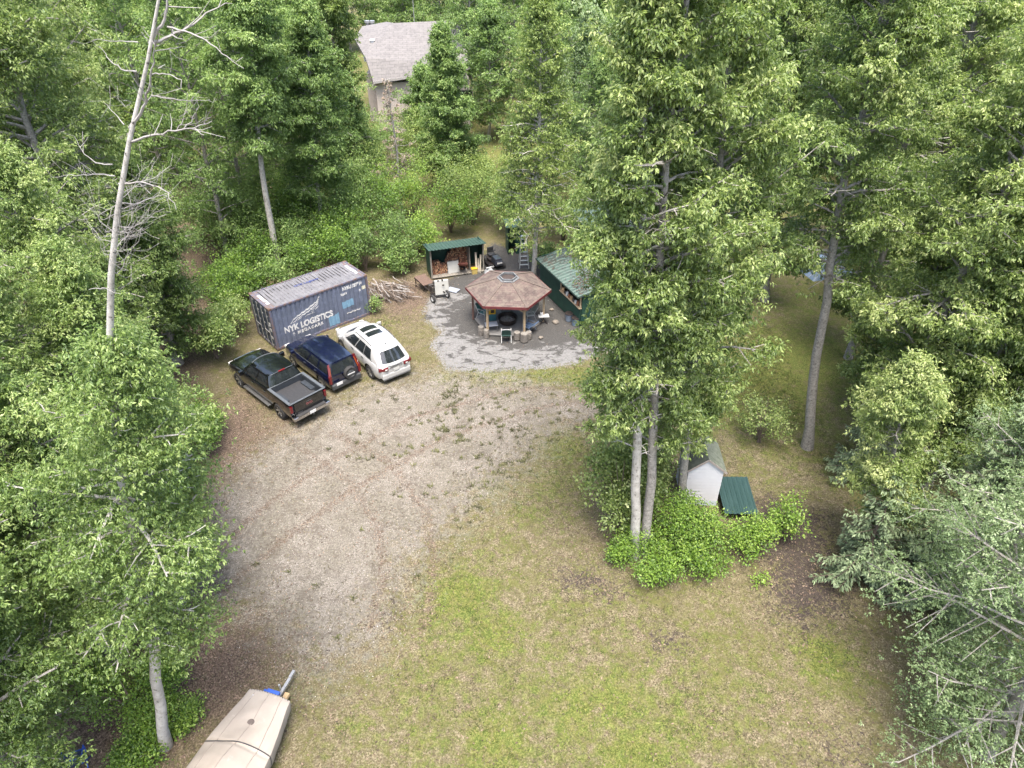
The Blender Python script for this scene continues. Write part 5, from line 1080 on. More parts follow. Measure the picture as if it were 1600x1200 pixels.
def wsp(x, y, z): return Matrix.Translation(WS) @ Matrix.Rotation(WA, 4, 'Z') @ Vector((x, y, z))
bark_l = [pmat('firewood_bark', (.15,.095,.065), (.085,.055,.04), 14, .95), pmat('firewood_bark_red', (.24,.11,.065), (.15,.07,.045), 14, .95)]; ends = [pmat('firewood_end', (.50,.30,.17), (.36,.20,.11), 22, .9), pmat('firewood_end_dark', (.28,.13,.075), (.2,.09,.05), 22, .9)]
protos = []
for k in range(4):
    g = random.Random(k); m = MB(); n = 7 if k % 2 else 5; rr = .062
    poly = [(rr*g.uniform(.75,1.15)*math.cos(2*PI*j/n), rr*g.uniform(.75,1.15)*math.sin(2*PI*j/n)) for j in range(n)]
    T = Matrix.Rotation(PI/2, 4, 'X'); m.prism(poly, -.18, .18, 0, T)
    m.f = m.f; m.m = [1, 1]+[0]*n
    o = obj('firewood_log', m, [bark_l[k % 2], ends[(k//2) % 2]]); protos.append(o)
LG = 'split firewood logs stacked in the open shed'
first = set(); g = random.Random(9)
def put_log(x, y, z, l):
    k = g.randrange(4); o = protos[k]
    if k in first: o = o.copy(); COL.objects.link(o)
    else: first.add(k)
    o.location = wsp(x, y, z); o.rotation_euler = (0, g.uniform(0, 6.28), WA+g.gauss(0, .12)); tag(o, l, 'log', LG)
for r_ in range(7):
    for c_ in range(8 if r_ < 5 else 5): put_log(.16+.125*c_+(.06 if r_ % 2 else 0), .42+r_*.035+g.uniform(-.03,.03), .20+.112*r_, 'split log in the low left stack of the firewood shed')
for r_ in range(14):
    nC = 13 if r_ < 8 else 13-(r_-8)*1
    for c_ in range(nC):
        x = 2.56-.122*c_-(.06 if r_ % 2 else 0)
        if x < 1.12+max(0, r_-6)*.09: continue
        put_log(x, .62+r_*.038+g.uniform(-.04,.04), .20+.112*r_, 'split log in the high right stack of the firewood shed')
p = wsp(1.55, .12, .13); t = thing('white_board', 'plain white board leaning on the stacked firewood', 'board', p, WA); m = MB(); m.add([(-.38,0,0),(.36,0,.03),(.36,.2,.78),(-.38,.2,.75)]+[(-.38,.03,0),(.36,.03,.03),(.36,.23,.78),(-.38,.23,.75)], [(3,2,1,0),(4,5,6,7),(0,1,5,4),(1,2,6,5),(2,3,7,6),(3,0,4,7)]); obj('panel', m, pmat('board_white', (.36,.36,.34), (.31,.31,.29), 3, .6), t); m = MB(); m.box((0,.19,.80),(.75,.05,.02)); obj('edge', m, dwood, t)
p = wsp(2.15, .0, .13); t = thing('wheelbarrow', 'rusty red wheelbarrow tipped up against the firewood', 'wheelbarrow', p, WA+R(70)); m = MB(); m.add([(-.28,-.2,.62),(-.28,.2,.62),(.28,.15,.32),(.28,-.15,.32),(-.38,-.32,.78),(-.38,.32,.78),(.48,.27,.50),(.48,-.27,.50)], [(0,1,2,3),(0,4,5,1),(1,5,6,2),(2,6,7,3),(3,7,4,0)]); obj('tray', m, pmat('rusty_red', (.20,.06,.04), (.12,.045,.03), 8, .8), t)
for s in (1,-1): m = MB(); m.tube([(-.75,s*.27,.55),(-.1,s*.2,.42),(.45,s*.06,.2)], .02, 6); m.tube([(-.2,s*.2,.44),(-.25,s*.22,0)], .016, 6); obj('handle', m, dwood, t)
m = MB(); m.lathe([(.10,-.04),(.17,-.04),(.19,0),(.17,.04),(.10,.04)], 16, Matrix.Translation((.47,0,.19)) @ Matrix.Rotation(PI/2, 4, 'X')); obj('wheel', m, rubber, t)
p = wsp(2.85, -.12, 0); t = thing('yellow_bin', 'yellow bin in front of the leaning planks at the firewood shed', 'bin', p, WA); m = MB(); m.box((0,0,.2), (.34,.28,.4), top=1.08); obj('tub', m, pmat('dull_yellow', (.42,.32,.10), (.34,.25,.08), 6, .6), t, bevel=.01); m = MB(); m.box((0,0,.405), (.39,.33,.025)); obj('rim', m, yel, t)
for i, (x, w_, h, dx) in enumerate(((3.0,.12,1.35,.06),(3.22,.11,1.15,.18),(3.12,.07,.9,.1))):
    p = wsp(x, -.15, 0); o = MB(); o.bar((0,0,0.02), (dx,.35,h), .12 if i == 0 else w_, .03); o = obj('leaning_plank', o, pmat('pale_plank', (.36,.32,.25), (.28,.25,.2), 4, .85), bevel=.004); o.location = p; o.rotation_euler = (0,0,WA); tag(o, ['longest pale plank leaning inside the firewood shed', 'outer pale plank leaning at the right post of the firewood shed', 'short plank between the two pale leaning planks'][i], 'plank', 'planks leaning in the shed')
p = wsp(3.85, -.2, 0); t = thing('folded_tarp', 'heap of grey white plastic beside the right post of the firewood shed', 'plastic sheet', p, .3); g = random.Random(5); m = MB(); m.grid(lambda u, v: Vector(((u-.5)*.75, (v-.5)*.6, .02+.32*math.sin(PI*u)**.6*math.sin(PI*v)**.6*(.7+.3*math.sin(9*u+5*v)))), 14, 12); obj('sheet', m, pmat('plastic_grey', (.33,.34,.34), (.12,.12,.13), 6, .5), t, smooth=30); m = MB(); m.bar((-.2,0,.32), (.35,.15,.30), .1, .03); obj('lath', m, whm, t)
# ride on mower
p = W(772, 414); t = thing('riding_mower', 'black ride on lawn mower parked between the wood shed and the stepladder', 'mower', (p.x, p.y, 0), R(-65))
m = MB(); m.box((.45,0,.58), (.8,.55,.42), top=.82); m.box((.88,0,.50), (.1,.5,.34), top=.9); obj('hood', m, pmat('mower_black', (.02,.022,.03), (.035,.037,.045), 5, .3, coat=.5), t, bevel=.05)
m = MB(); m.box((.945,0,.55), (.02,.36,.10)); obj('headlight', m, clear_lamp, t); m = MB(); m.box((-.35,0,.42), (.8,.75,.18)); m.box((0,0,.30),(1.4,.4,.14)); obj('chassis', m, steelblk, t, bevel=.03)
m = MB(); m.box((-.42,0,.62), (.42,.46,.12)); m.box((-.63,0,.85), (.10,.44,.42)); obj('seat', m, black_pl, t, bevel=.04); m = MB(); m.tube([(.1,0,.7),(-.05,0,1.02)], .02, 6); m.lathe([(.15,0),(.165,.02),(.15,.03)], 16, Matrix.Translation((-.06,0,1.02)) @ Matrix.Rotation(-.4,4,'Y')); obj('steering_wheel', m, black_pl, t); m = MB(); m.box((.15,0,.2),(.8,1.1,.14)); obj('mower_deck', m, steelblk, t, bevel=.04)
for x, r_, w_ in ((.62,.19,.15),(-.5,.26,.22)):
    for s in (1,-1): RX = Matrix.Translation((x, s*.42, r_)) @ Matrix.Rotation(PI/2, 4, 'X'); m = MB(); m.lathe([(r_*.5,-w_/2),(r_*.95,-w_/2),(r_,0),(r_*.95,w_/2),(r_*.5,w_/2),(.01,w_*.3)], 18, RX); obj('wheel', m, rubber, t)
# stepladder
p = W(819, 420); t = thing('stepladder', 'tall pale aluminium stepladder standing behind the gazebo', 'ladder', (p.x, p.y, 0), R(4)); al = pmat('aluminium', (.55,.56,.55), (.45,.46,.45), 8, .4, metal=.3)
for s in (1,-1): m = MB(); m.bar((s*.30,0,0), (s*.17,.38,2.15), .035, .075); obj('rail', m, al, t); m = MB(); m.bar((s*.30,.95,0), (s*.17,.42,2.12), .03, .05); obj('rear_leg', m, al, t)
for k in range(7): z = .28+k*.28; m = MB(); w_ = .30-.13*z/2.15; m.box((0, .38*z/2.15, z), (w_*2, .10, .035)); obj('step', m, al, t)
m = MB(); m.box((0,.40,2.16), (.42,.22,.03)); obj('top_cap', m, al, t)
# small dark green locker behind
p = W(802, 398); t = thing('green_locker', 'narrow dark green shed with a dark doorway behind the stepladder', 'shed', (p.x, p.y, 0), R(8)); m = MB(); m.box((-.35,.6,1.0), (.04,1.2,2.0)); m.box((.75,.6,1.0),(.04,1.2,2.0)); m.box((.2,1.2,1.0),(1.06,.04,2.0)); m.box((.45,.02,1.0),(.56,.04,2.0)); obj('wall', m, greenw, t); m = MB(); m.box((.2,.6,2.04), (1.4,1.5,.05)); obj('roof', m, greenr, t)
# ---------------- green sheds ----------------
EZ = 2.05; A, B = W(844, 402.5, EZ), W(910, 462.6, EZ); dr = (B-A); LS = dr.length; ang = math.atan2(dr.y, dr.x)
gs = thing('green_shed', 'long dark green shed with a green metal roof strewn with dark leaves', 'shed', (A.x, A.y, 0), ang)   # local x runs along the left eave towards the camera, y away to the right
WR = 3.7
m = MB(); vs = []; fs = []; Y_ = corr_xs(-.0, WR, .3)
X = corr_xs(-.05, LS+.05, .3)
for x in X: z = corr(x, .3, .03); vs += [(x, -.28, EZ+z), (x, WR, EZ+.65+z), (x, -.28, EZ-.02+z), (x, WR, EZ+.63+z)]
for i in range(len(X)-1): a = 4*i; fs += [(a, a+4, a+5, a+1), (a+3, a+7, a+6, a+2), (a, a+2, a+6, a+4), (a+1, a+5, a+7, a+3)]
greend = pmat('green_roof', (.060,.095,.080), (.040,.068,.058), 2.2, .6, .1, c3=(.03,.032,.03), s3=5, t3=(.54,.60))
obj('roof', m.add(vs, fs), greend, gs)
m = MB(); m.bar((-.05,-.29,EZ-.03), (LS+.05,-.29,EZ-.03), .03, .10); m.bar((LS+.06,-.28,EZ), (LS+.06,WR,EZ+.65), .03, .10); obj('roof_edge', m, greend, gs)
m = MB(); x0 = LS*.52
m.box((LS*.26+.05, .0, .98), (LS*.52-.1, .05, 1.94)); m.box(((x0+LS-.1)/2, 0, .58), (LS-.1-x0, .05, 1.14)); m.box((LS*.5, WR-.2, 1.2), (LS-.2, .05, 2.4))
m.box((.07, WR/2-.1, 1.12), (.05, WR-.35, 2.2)); m.box((LS-.12, WR/2-.1, .98), (.05, WR-.35, 1.9)); obj('wall', m, greenw, gs)
m = MB(); m.box(((x0+LS-.1)/2, .05, 1.17), (LS-.1-x0, .3, .04)); obj('sill_shelf', m, woodp, gs)
for x in (x0+.05, LS-.16): m = MB(); m.box((x, 0, 1.56), (.08, .06, .76)); obj('post', m, woodp, gs)
m = MB(); m.box((LS/2, WR/2, .03), (LS-.3, WR-.4, .04)); obj('floor', m, dwood, gs)
mats_j = [pmat('jar_'+n, c) for n, c in (('tan', (.42,.28,.15)), ('dark', (.06,.05,.04)), ('white', (.55,.55,.52)), ('rust', (.25,.10,.05)))]; g = random.Random(2); JG = 'tins standing on the sill of the green shed'
inv = Matrix.Translation((A.x, A.y, 0)) @ Matrix.Rotation(ang, 4, 'Z')
for k in range(8):
    m = MB(); r_, h = g.uniform(.06,.10), g.uniform(.14,.26); m.lathe([(.001,0),(r_,0),(r_,h*.85),(r_*.8,h),(.001,h)], 12); o = obj('storage_tin', m, mats_j[k % 4], smooth=40); o.location = inv @ Vector((x0+.25+k*(LS-.5-x0)/8, .05, 1.19)); tag(o, ['tan', 'dark', 'white', 'rust coloured'][k % 4]+' tin on the sill of the green shed opening', 'tin', JG)
m = []; rngd = np.random.default_rng(8); n = 2600
xx = rngd.uniform(.1, LS-.1, n); yy = rngd.uniform(-.1, WR-.1, n); kk = (np.sin(xx*1.7)+np.cos(yy*2.1+xx)+rngd.normal(0, .7, n)) > .3; xx, yy = xx[kk], yy[kk]; n = len(xx)
P = np.stack([xx, yy, EZ+.055+yy*.65/(WR+.28)+.035], 1); a_ = np.stack([rngd.normal(0,.25,n), np.ones(n), .17*np.ones(n)], 1)*rngd.uniform(.03,.10,n)[:,None]; b_ = np.stack([np.ones(n), 0*xx, 0*xx], 1)*rngd.uniform(.015,.035,n)[:,None]
Mx = np.array(inv); V_ = np.stack([P-a_, P-b_, P+a_, P+b_], 1).reshape(-1, 3) @ Mx[:3,:3].T+Mx[:3,3]
tag(npmesh('roof_debris', V_, np.arange(4*n).reshape(-1,4), brown, tone=rngd.uniform(0,.45,n)), 'dark fallen leaves and twigs scattered over the green shed roof', 'leaf litter', kind='stuff')
p = W(925, 392, 0); t = thing('green_shed', 'smaller green roofed shed behind the long one, mostly hidden by poplar leaves', 'shed', (5.2, 43.2, 0), R(20)); m = MB(); m.box((1.5,1.4,1.1), (3,2.6,2.2)); obj('wall', m, greenw, t); m = MB(); vs = []; fs = []; X = corr_xs(-.2, 3.2, .3)
for x in X: z = corr(x, .3, .03); vs += [(x, -.35, 2.25+z), (x, 3.0, 2.75+z), (x, -.35, 2.22+z), (x, 3.0, 2.72+z)]
for i in range(len(X)-1): a = 4*i; fs += [(a, a+4, a+5, a+1), (a+3, a+7, a+6, a+2), (a, a+2, a+6, a+4), (a+1, a+5, a+7, a+3)]
obj('roof', m.add(vs, fs), greend, t)
# ---------------- cart with the white tank ----------------
p = W(684, 466); t = thing('utility_cart', 'rusty two wheeled cart with black framework left of the patio', 'cart', (p.x, p.y, 0), R(127))
m = MB(); m.box((1.55,0,.62), (1.15,.75,.05), Matrix.Rotation(-.12,4,'Y')); obj('deck', m, rust, t, bevel=.01)
m = MB()
for s in (1,-1): m.bar((-.35,s*.34,.42), (2.2,s*.30,.55), .05, .06); m.bar((.2,s*.34,.42), (.25,s*.34,.85), .04, .04)
m.bar((.25,-.34,.85),(.25,.34,.85),.04,.04); m.bar((-.3,-.5,.24),(-.3,.5,.24),.04,.04); m.bar((2.1,-.3,.5),(2.1,-.3,0),.05,.05); m.bar((2.1,.3,.5),(2.1,.3,0),.05,.05); obj('frame', m, steelblk, t)
m = MB(); m.box((.45,0,.55), (.5,.45,.35)); m.cyl((.5,-.1,.7),(.5,-.1,.95),.09,10); m.cyl((.3,.12,.7),(.3,.12,.88),.07,10); obj('engine', m, pmat('oily_black', (.03,.028,.026), (.08,.07,.06), 9, .5), t, bevel=.02)
for s in (1,-1):
    RX = Matrix.Translation((-.3, s*.52, .26)) @ Matrix.Rotation(PI/2, 4, 'X'); m = MB(); m.lathe([(.15,-.06),(.24,-.06),(.26,0),(.24,.06),(.15,.06)], 20, RX); w_ = obj('wheel', m, rubber, t, smooth=40); m = MB(); m.lathe([(.15,-.05),(.02,-.03),(.02,.03),(.15,.05)], 14, RX); obj('rim', m, white_paint, w_)
p = W(694, 464); t = thing('white_tank', 'upright white plastic tank leaning on the end of the rusty cart', 'tank', (p.x-.12, p.y+.05, .18), R(14)); m = MB(); m.box((0,0,.48), (.86,.22,.92), Matrix.Rotation(-.16,4,'X')); obj('body', m, pmat('tank_white', (.36,.36,.34), (.31,.31,.29), 3, .5), t, bevel=.03); m = MB(); m.cyl((.05,-.03,.92),(.05,-.02,1.02),.05,10); m.box((-.2,-.03,.95),(.12,.05,.05)); m.box((.08,-.185,.70),(.12,.03,.08)); obj('cap', m, steelblk, t)
p = W(708, 454); o = MB(); o.box((0,0,.03), (.75,.5,.035)); o = obj('grey_slab', o, pmat('slab_grey', (.26,.28,.33), (.2,.22,.26), 4, .7), bevel=.006); o.location = (p.x, p.y, .02); o.rotation_euler = (.03,0,R(-28)); tag(o, 'thin grey slab lying on the ground right of the white tank', 'slab')
# ---------------- cut branches ----------------
BG = 'cut branches heaped beside the container'; g = random.Random(12); bb = [bark_dead, pmat('branch_brown', (.13,.10,.08), (.08,.062,.05), 8, .9), pmat('branch_tan', (.22,.17,.13), (.15,.115,.088), 8, .9)]
pc = W(606, 462); kinds = []
for k in range(5):
    m = MB(); L_ = 2.2; pts = [(x, g.gauss(0,.05), g.gauss(0,.03)) for x in np.linspace(-L_/2, L_/2, 6)]; r0 = (.075, .04, .03, .045, .025)[k]; m.tube(pts, list(np.linspace(r0, r0*.45, 6)), 6)
    if k in (1,2,4): q = pts[3]; m.tube([q, (q[0]+.35, q[1]+.22, .08)], [r0*.5, r0*.25], 5)
    kinds.append(obj('cut_branch', m, bb[k % 3]))
used = set()
for i in range(190):
    k = g.choice((0,1,1,2,2,3,4,4)) if i > 4 else i; o = kinds[k]
    if k in used: o = o.copy(); COL.objects.link(o)
    used.add(k); u = g.random(); o.location = (pc.x+g.gauss(0,.60), pc.y+g.gauss(0,.48), .05+.50*u*math.exp(-0)); o.rotation_euler = (g.uniform(0,6), g.gauss(0,.13), R(-52)+g.gauss(0,.33)+(.5 if g.random() < .2 else 0)); o.scale = (g.uniform(.4, .95),)*3
    tag(o, 'cut branch in the criss cross heap right of the container', 'branch', BG)
# ---------------- white garden shed ----------------
gd = thing('garden_shed', 'small white sided garden shed with a steep mossy roof beside the poplar clump', 'shed', (7.80, 21.0, 0), R(-2))
hw_, dp, ze, za = .70, 2.0, 1.98, 2.56
rp = gp(1097, 686, za); dp = 1.65
sid = pmat('white_siding', (.50,.50,.52), (.46,.46,.48), 2, .6, c3=(.40,.39,.40), s3=3)
m = MB()
for k in range(13):                                   # lapped boards on the gable
    z0 = .28+k*.176; z1 = z0+.172; w0 = hw_ if z1 < ze else hw_*(za-z0)/(za-ze); w1 = hw_ if z1 < ze else hw_*max(0.0, za-z1)/(za-ze)
    w0 = min(hw_, w0); w1 = min(hw_, w1)
    if w0 < .03: break
    z1 = min(z1, za-.01)
    m.add([(-w0,-.022,z0),(w0,-.022,z0),(w1,-.006,z1),(-w1,-.006,z1),(-w0,.02,z0),(w0,.02,z0),(w1,.02,z1),(-w1,.02,z1)], [(0,1,2,3),(7,6,5,4),(0,4,5,1),(1,5,6,2),(3,2,6,7),(0,3,7,4)])
obj('gable_wall', m, sid, gd)
m = MB(); m.box((0,0,.14), (hw_*2,.05,.26)); obj('base_board', m, pmat('base_pale', (.46,.52,.54), (.38,.43,.45)), gd)
for s in (1,-1): m = MB(); m.box((s*(hw_-.02), dp/2+.03, ze/2), (.04, dp-.05, ze)); obj('side_wall', m, sid, gd)
m = MB(); m.box((0, dp+.0, ze/2), (hw_*2-.1, .04, ze)); obj('back_wall', m, sid, gd)
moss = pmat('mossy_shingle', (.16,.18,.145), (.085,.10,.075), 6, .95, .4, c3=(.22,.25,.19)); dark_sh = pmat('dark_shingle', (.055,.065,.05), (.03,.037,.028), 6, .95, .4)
for s in (1,-1):
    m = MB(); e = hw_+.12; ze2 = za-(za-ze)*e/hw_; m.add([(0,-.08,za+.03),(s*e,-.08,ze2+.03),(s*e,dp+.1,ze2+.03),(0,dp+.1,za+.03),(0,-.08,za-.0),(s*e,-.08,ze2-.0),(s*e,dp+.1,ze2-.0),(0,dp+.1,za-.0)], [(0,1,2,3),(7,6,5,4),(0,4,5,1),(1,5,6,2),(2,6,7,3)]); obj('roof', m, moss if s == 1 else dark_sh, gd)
    m = MB(); m.bar((0,-.085,za+.0), (s*(hw_+.12),-.085,ze2+.0), .02, .08); obj('barge_board', m, pmat('barge', (.30,.26,.24), (.22,.19,.17)), gd)
t = thing('cold_frame', 'low dark green ribbed metal cover standing right of the white shed', 'cover', (8.60, 20.1, 0), R(-1)); m = MB(); vs = []; fs = []; X = corr_xs(0, 1.34, .2)
pan = pmat('panel_green', (.020,.048,.045), (.028,.06,.056), 2, .4, .05, metal=.2)
for x in X: z = corr(x, .2, .022); vs += [(x, 0, .42+z), (x-.12*0, 1.95, .62+z), (x, 0, .405+z), (x, 1.95, .605+z)]
for i in range(len(X)-1): a = 4*i; fs += [(a, a+4, a+5, a+1), (a+3, a+7, a+6, a+2), (a, a+2, a+6, a+4), (a+1, a+5, a+7, a+3)]
obj('sheet', m.add(vs, fs), pan, t)
for x, y in ((.06,.1),(1.28,.1),(.06,1.85),(1.28,1.85)): m = MB(); m.box((x, y, .19+y*.05), (.07,.07,.38+y*.10)); obj('leg', m, dwood, t)
# ---------------- covered boat on its trailer ----------------
bt = thing('boat_trailer', 'boat under a taut beige cover with dark straps on a trailer at the bottom edge', 'boat', (-8.92, 6.75, 0), R(73.5))   # local x towards the bow
LB = 5.35
canvas = pmat('beige_canvas', (.265,.235,.20), (.225,.195,.165), 1.1, .85, .15, c3=(.30,.27,.24), s3=2.5)
bw = lin([(0,1.02),(2.6,1.10),(3.9,1.0),(4.7,.84),(5.1,.74),(5.35,.70)]); zc_ = lin([(0,1.25),(1.2,1.45),(2.5,1.72),(3.2,1.62),(3.9,1.34),(4.6,1.26),(5.1,1.22),(5.35,1.16)]); zg = lin([(0,1.05),(3.5,1.10),(5.35,1.13)])
def cover(u, v):
    x = LB*u; w_ = bw(x); t = 2*v-1; s = 1 if t > 0 else -1; a = abs(t)
    if a < .72:
        q = a/.72; y = w_*q; z = zg(x)+(zc_(x)-zg(x))*(1-q**1.5)
        z -= .045*math.sin(x*6.5+y*3)*q*(1-q)*1.5; hx, hy = x-4.45, y*s-.02; z -= .10*math.exp(-(hx*hx+hy*hy)/.10); z -= .05*math.exp(-((x-3.72)/.05)**2)+.05*math.exp(-((x-2.55)/.05)**2)
    else:
        q = (a-.72)/.28; y = w_+.03*math.sin(q*PI)-.06*q; z = zg(x)-.55*q+.02*math.sin(x*11)*q
    if x > LB-.02: pass
    return Vector((x+(.10*(1-a*a) if u > .98 else 0), y*s, z))
m = MB(); m.grid(cover, 110, 44)
e0 = [cover(1, v) for v in np.linspace(0, 1, 23)]; vs = []
m.grid(lambda u, v: Vector((cover(1, v).x-.30*u, cover(1, v).y*(1-.35*u), cover(1, v).z*(1-u)+.55*u)), 4, 22)
m.grid(lambda u, v: Vector((cover(0, v).x, cover(0, v).y, cover(0, v).z*(1-u)+.5*u)), 2, 22)
obj('cover', m, canvas, bt, smooth=45)
hull = pmat('hull_white', (.5,.5,.5)); m = MB(); m.grid(lambda u, v: Vector((.05+(LB-.15)*u, (2*v-1)*(bw(LB*u)-.10)*(1 if u < .8 else 1-(u-.8)*1.2), .95-.55*(1-abs(2*v-1)**2.2)+.25*u**4)), 30, 16); obj('hull', m, hull, bt, smooth=50)
for vv in (.27, .73, .5):
    m = MB(); m.tube([cover(u, vv)+Vector((0,0,.004)) for u in np.linspace(.01, .985, 60)], .008, 4); obj('cover_seam', m, pmat('seam_brown', (.20,.165,.14)), bt)
cb = canvas.node_tree; wv = N(cb, 'ShaderNodeTexWave'); wv.inputs['Scale'].default_value = .35; wv.inputs['Distortion'].default_value = 9; wv.inputs['Detail'].default_value = 3; wv.inputs['Detail Scale'].default_value = .8; cb.links.new(N(cb, 'ShaderNodeTexCoord').outputs['Object'], wv.inputs[0])
b2 = N(cb, 'ShaderNodeBump'); b2.inputs['Strength'].default_value = .3; b2.inputs['Distance'].default_value = .06; cb.links.new(wv.outputs[1], b2.inputs['Height']); cb.links.new(b2.outputs[0], cb.nodes['Principled BSDF'].inputs['Normal'])
strapm = pmat('strap_black', (.02,.02,.025))
for xs_ in (3.72, 2.55, 1.3):
    m = MB(); m.tube([cover(xs_/LB+.018*math.sin(v*5), v)+Vector((0,0,.012)) for v in np.linspace(.03, .97, 40)], .016, 5); obj('strap', m, strapm, bt)
q = cover(4.45/LB, .515); m = MB(); m.lathe([(.001,.0),(.10,.004),(.12,-.004)], 20, Matrix.Translation(q+Vector((0,0,.008)))); obj('cover_vent', m, pmat('vent_brown', (.09,.07,.06)), bt)
m = MB(); m.bar((5.0,0,.52), (6.45,0,.50), .09, .09); m.bar((1.0,.75,.45),(5.3,.05,.50),.07,.08); m.bar((1.0,-.75,.45),(5.3,-.05,.50),.07,.08); m.bar((1.6,-1.0,.36),(1.6,1.0,.36),.08,.08); m.box((6.5,0,.53),(.26,.09,.08)); obj('trailer_frame', m, steel, bt)
blue = pmat('winch_blue', (.02,.07,.32)); m = MB(); m.bar((5.52,0,.5),(5.50,0,1.05),.08,.08); m.box((5.50,-.05,1.08),(.16,.42,.12)); m.box((5.5,.22,1.05),(.1,.1,.12)); obj('winch', m, blue, bt, bevel=.015)
m = MB(); m.cyl((5.95,.09,.0),(5.95,.09,.75),.035,8); obj('jack', m, steel, bt); m = MB(); m.box((5.78,-.16,.42),(.30,.16,.12)); m.box((5.72,.14,.42),(.2,.12,.1)); obj('wood_block', m, pmat('block_wood', (.42,.30,.16), (.34,.24,.13)), bt, bevel=.01)
for s in (1,-1): RX = Matrix.Translation((1.6, s*1.02, .33)) @ Matrix.Rotation(PI/2, 4, 'X'); m = MB(); m.lathe([(.18,-.1),(.31,-.1),(.33,0),(.31,.1),(.18,.1),(.02,.06)], 22, RX); obj('wheel', m, rubber, bt, smooth=40)
# blue chair at the lower left
p = W(124, 1200, 0); t = thing('blue_folding_chair', 'folding chair with a bright blue tube frame at the bottom left', 'chair', (p.x, p.y, .0), R(110)); bf = pmat('chair_blue', (.02,.07,.33)); dkb = pmat('chair_cloth', (.02,.03,.07))
for s in (1,-1): m = MB(); m.tube([(.28,s*.28,0),(-.22,s*.28,.52),(-.34,s*.27,1.0)], .02, 6); m.tube([(-.28,s*.28,0),(.24,s*.28,.48),(.26,s*.28,.66),(-.2,s*.28,.68)], .02, 6); obj('side_frame', m, bf, t)
m = MB(); m.tube([(-.34,.27,1.0),(-.36,0,1.03),(-.34,-.27,1.0)], .02, 6); m.tube([(.26,.28,.48),(.26,-.28,.48)], .02, 6); obj('cross_bar', m, bf, t); m = MB(); m.box((.02,0,.47),(.46,.52,.02)); obj('seat', m, dkb, t); m = MB(); m.bar((-.22,0,.52),(-.335,0,.97),.5,.02); obj('backrest', m, dkb, t)
# blue shape behind the lone trunk
p = W(1292, 425); t = thing('covered_pile', 'pile under a blue grey tarpaulin behind the lone bare trunk', 'tarpaulin', (p.x, p.y, 0), R(15)); m = MB(); m.grid(lambda u, v: Vector(((u-.5)*3.4, (v-.5)*2.0, 1.15*min(1, 3.2*min(u,1-u), 3.2*min(v,1-v))*(1+.07*math.sin(9*u+7*v)))), 20, 14); obj('tarpaulin', m, pmat('tarp_blue', (.10,.16,.24), (.16,.20,.26), 3, .5), t, smooth=40); m = MB(); m.tube([(-1.72,-.5,.1),(-.9,-.5,1.18),(.9,-.5,1.2),(1.72,-.5,.1)], .012, 5); obj('rope', m, white_paint, t)
# ---------------- house in the wood ----------------
E0, E1 = aty(583, 127, 72), aty(735, 104, 73.2); V0 = aty(571, 90, 73.6); K0, K1 = aty(616, 36, 78.6), aty(720, 31, 79.8)
Q1, Q2, Q3 = aty(604, 34, 79.6), aty(566, 41, 79.6), aty(554, 60, 77.0)
hs = thing('house', 'pale house with a wide grey shingle roof of several slopes seen between the trees', 'house', (E0.x, E0.y, 0), 0)
O = Vector((E0.x, E0.y, 0)); hz = E0.z
roofm = shingle('house_shingles', (.150,.140,.137), (.12,.112,.11), (.165,.155,.148))
m = MB()
def slab(pts, t=.22):
    pts = [Vector(p)-O for p in pts]; n = len(pts); m.add([tuple(p) for p in pts]+[tuple(p-Vector((0,0,t))) for p in pts], [tuple(range(n)), tuple(range(n, 2*n))[::-1]]+[(i, n+i, n+(i+1) % n, (i+1) % n) for i in range(n)])
B0, B1, B2 = Vector((E0.x-2.0, 86, hz)), Vector((E1.x, 86, hz)), Vector((Q3.x-.5, 84, hz+.6))
slab([E0, E1, K1, K0, V0]); slab([V0, K0, Q1, Q2, Q3]); slab([K0, K1, B1, B0]); slab([Q2, Q1, K0, B0, B2]); hr = obj('roof', m, roofm, hs); uvproj(hr, .5)
m = MB(); m.bar(E0-O+Vector((0,-.05,-.12)), E1-O+Vector((0,-.05,-.12)), .08, .22); obj('gutter', m, pmat('gutter_grey', (.33,.31,.30)), hs)
wa = math.atan2(E1.y-E0.y, E1.x-E0.x); WL = (E1-E0).length
m = MB(); m.box((0,0,0), (WL-.3, 10.5, hz-.3), 0, 0, Matrix.Rotation(wa, 4, 'Z') @ Matrix.Translation((WL/2, 5.25+.55, (hz-.3)/2))); m.box((-.7, 6.8, (hz-.3)/2), (1.6, 4.5, hz-.3)); obj('wall', m, pmat('stucco', (.44,.385,.36), (.38,.335,.31), .8, .9), hs)
HM = Matrix.Rotation(wa, 4, 'Z')
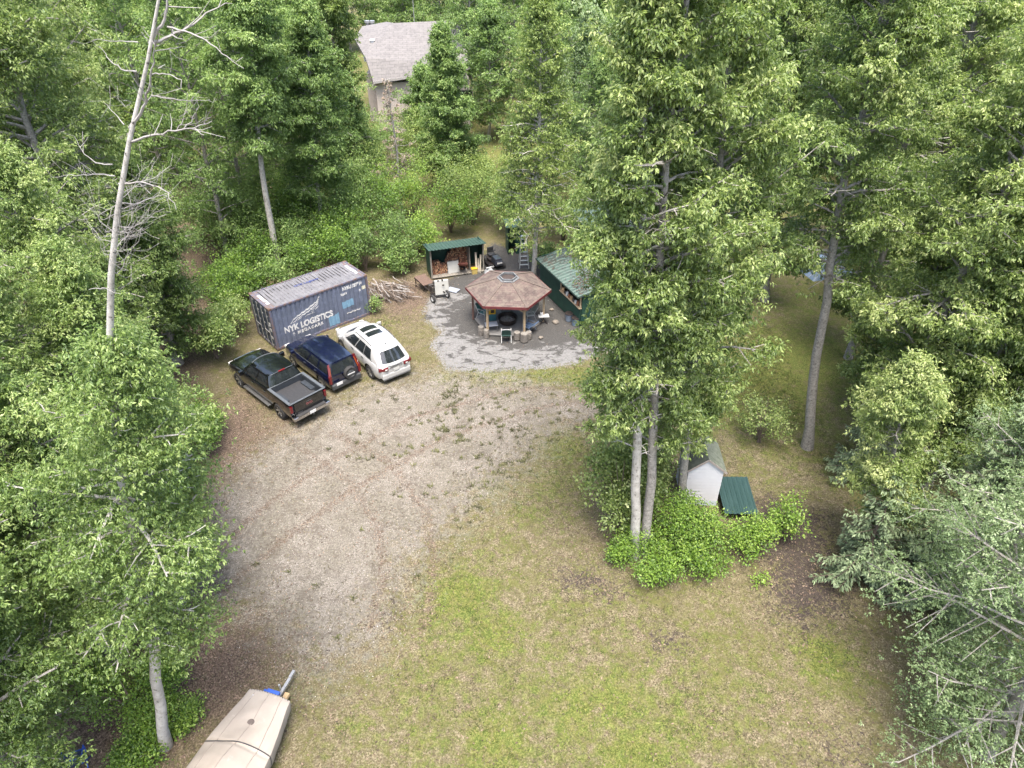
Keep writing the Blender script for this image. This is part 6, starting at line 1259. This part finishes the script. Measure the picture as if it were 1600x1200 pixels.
for x, z, w_, h in ((5.1, hz-.85, 3.0, .75), (1.6, 1.3, 1.2, 1.0), (8.5, 3.2, 2.0, 1.2)):
    m = MB(); m.box((x, .52, z), (w_+.16, .04, h+.16), 0, 0, HM); wf = obj('window', m, pmat('frame_tan', (.3,.27,.25)), hs); m = MB(); m.box((x, .49, z), (w_, .02, h), 0, 0, HM); obj('pane', m, glass, wf)
def onroof(px, py, plane=(E0, E1, K1)):
    n = (plane[1]-plane[0]).cross(plane[2]-plane[0]); r_ = Vector(ray(px, py)); c_ = Vector((0, 0, CAM_H)); return c_+r_*((plane[0]-c_).dot(n)/r_.dot(n))-O
for px, py, pl in ((582,66,(V0,K0,Q2)),(600,89,0),(632,86,0),(572,93,0),(661,60,0)): m = MB(); p = onroof(px, py, pl or (E0,E1,K1)); m.lathe([(.20,-.15),(.20,.15),(.27,.17),(.24,.26),(.001,.28)], 12, Matrix.Translation(p)); obj('roof_vent', m, white_paint, hs)
for px, py in ((626,74),(617,92),(626,92)): m = MB(); p = onroof(px, py); m.cyl(p, p+Vector((0,0,.4)), .1, 10); obj('vent_pipe', m, steelblk, hs)
for px in (575, 582): p = aty(px, 44, 80.5)-O; m = MB(); m.cyl(p-Vector((0,0,1)), p+Vector((0,0,.5)), .2, 12); m.cyl(p+Vector((0,0,.5)), p+Vector((0,0,.7)), .3, 12); obj('flue', m, steel, hs)
p = K0-O+(K1-K0)*.3; m = MB(); m.cyl(p-Vector((0,0,.2)), p+Vector((0,0,2.4)), .04, 6); m.bar(p+Vector((-.4,0,2.2)), p+Vector((.4,0,2.2)), .04, .04); obj('antenna', m, steel, hs)
p = W(692, 262); t = thing('white_planter', 'small white tub on the far lawn', 'planter', (p.x, p.y, 0)); m = MB(); m.lathe([(.001,0),(.3,0),(.42,.5),(.38,.5),(.36,.42),(.001,.42)], 16); obj('tub', m, white_paint, t, smooth=40); m = MB(); m.lathe([(.36,.425),(.2,.5),(.001,.55)], 10); obj('soil', m, brownp, t)
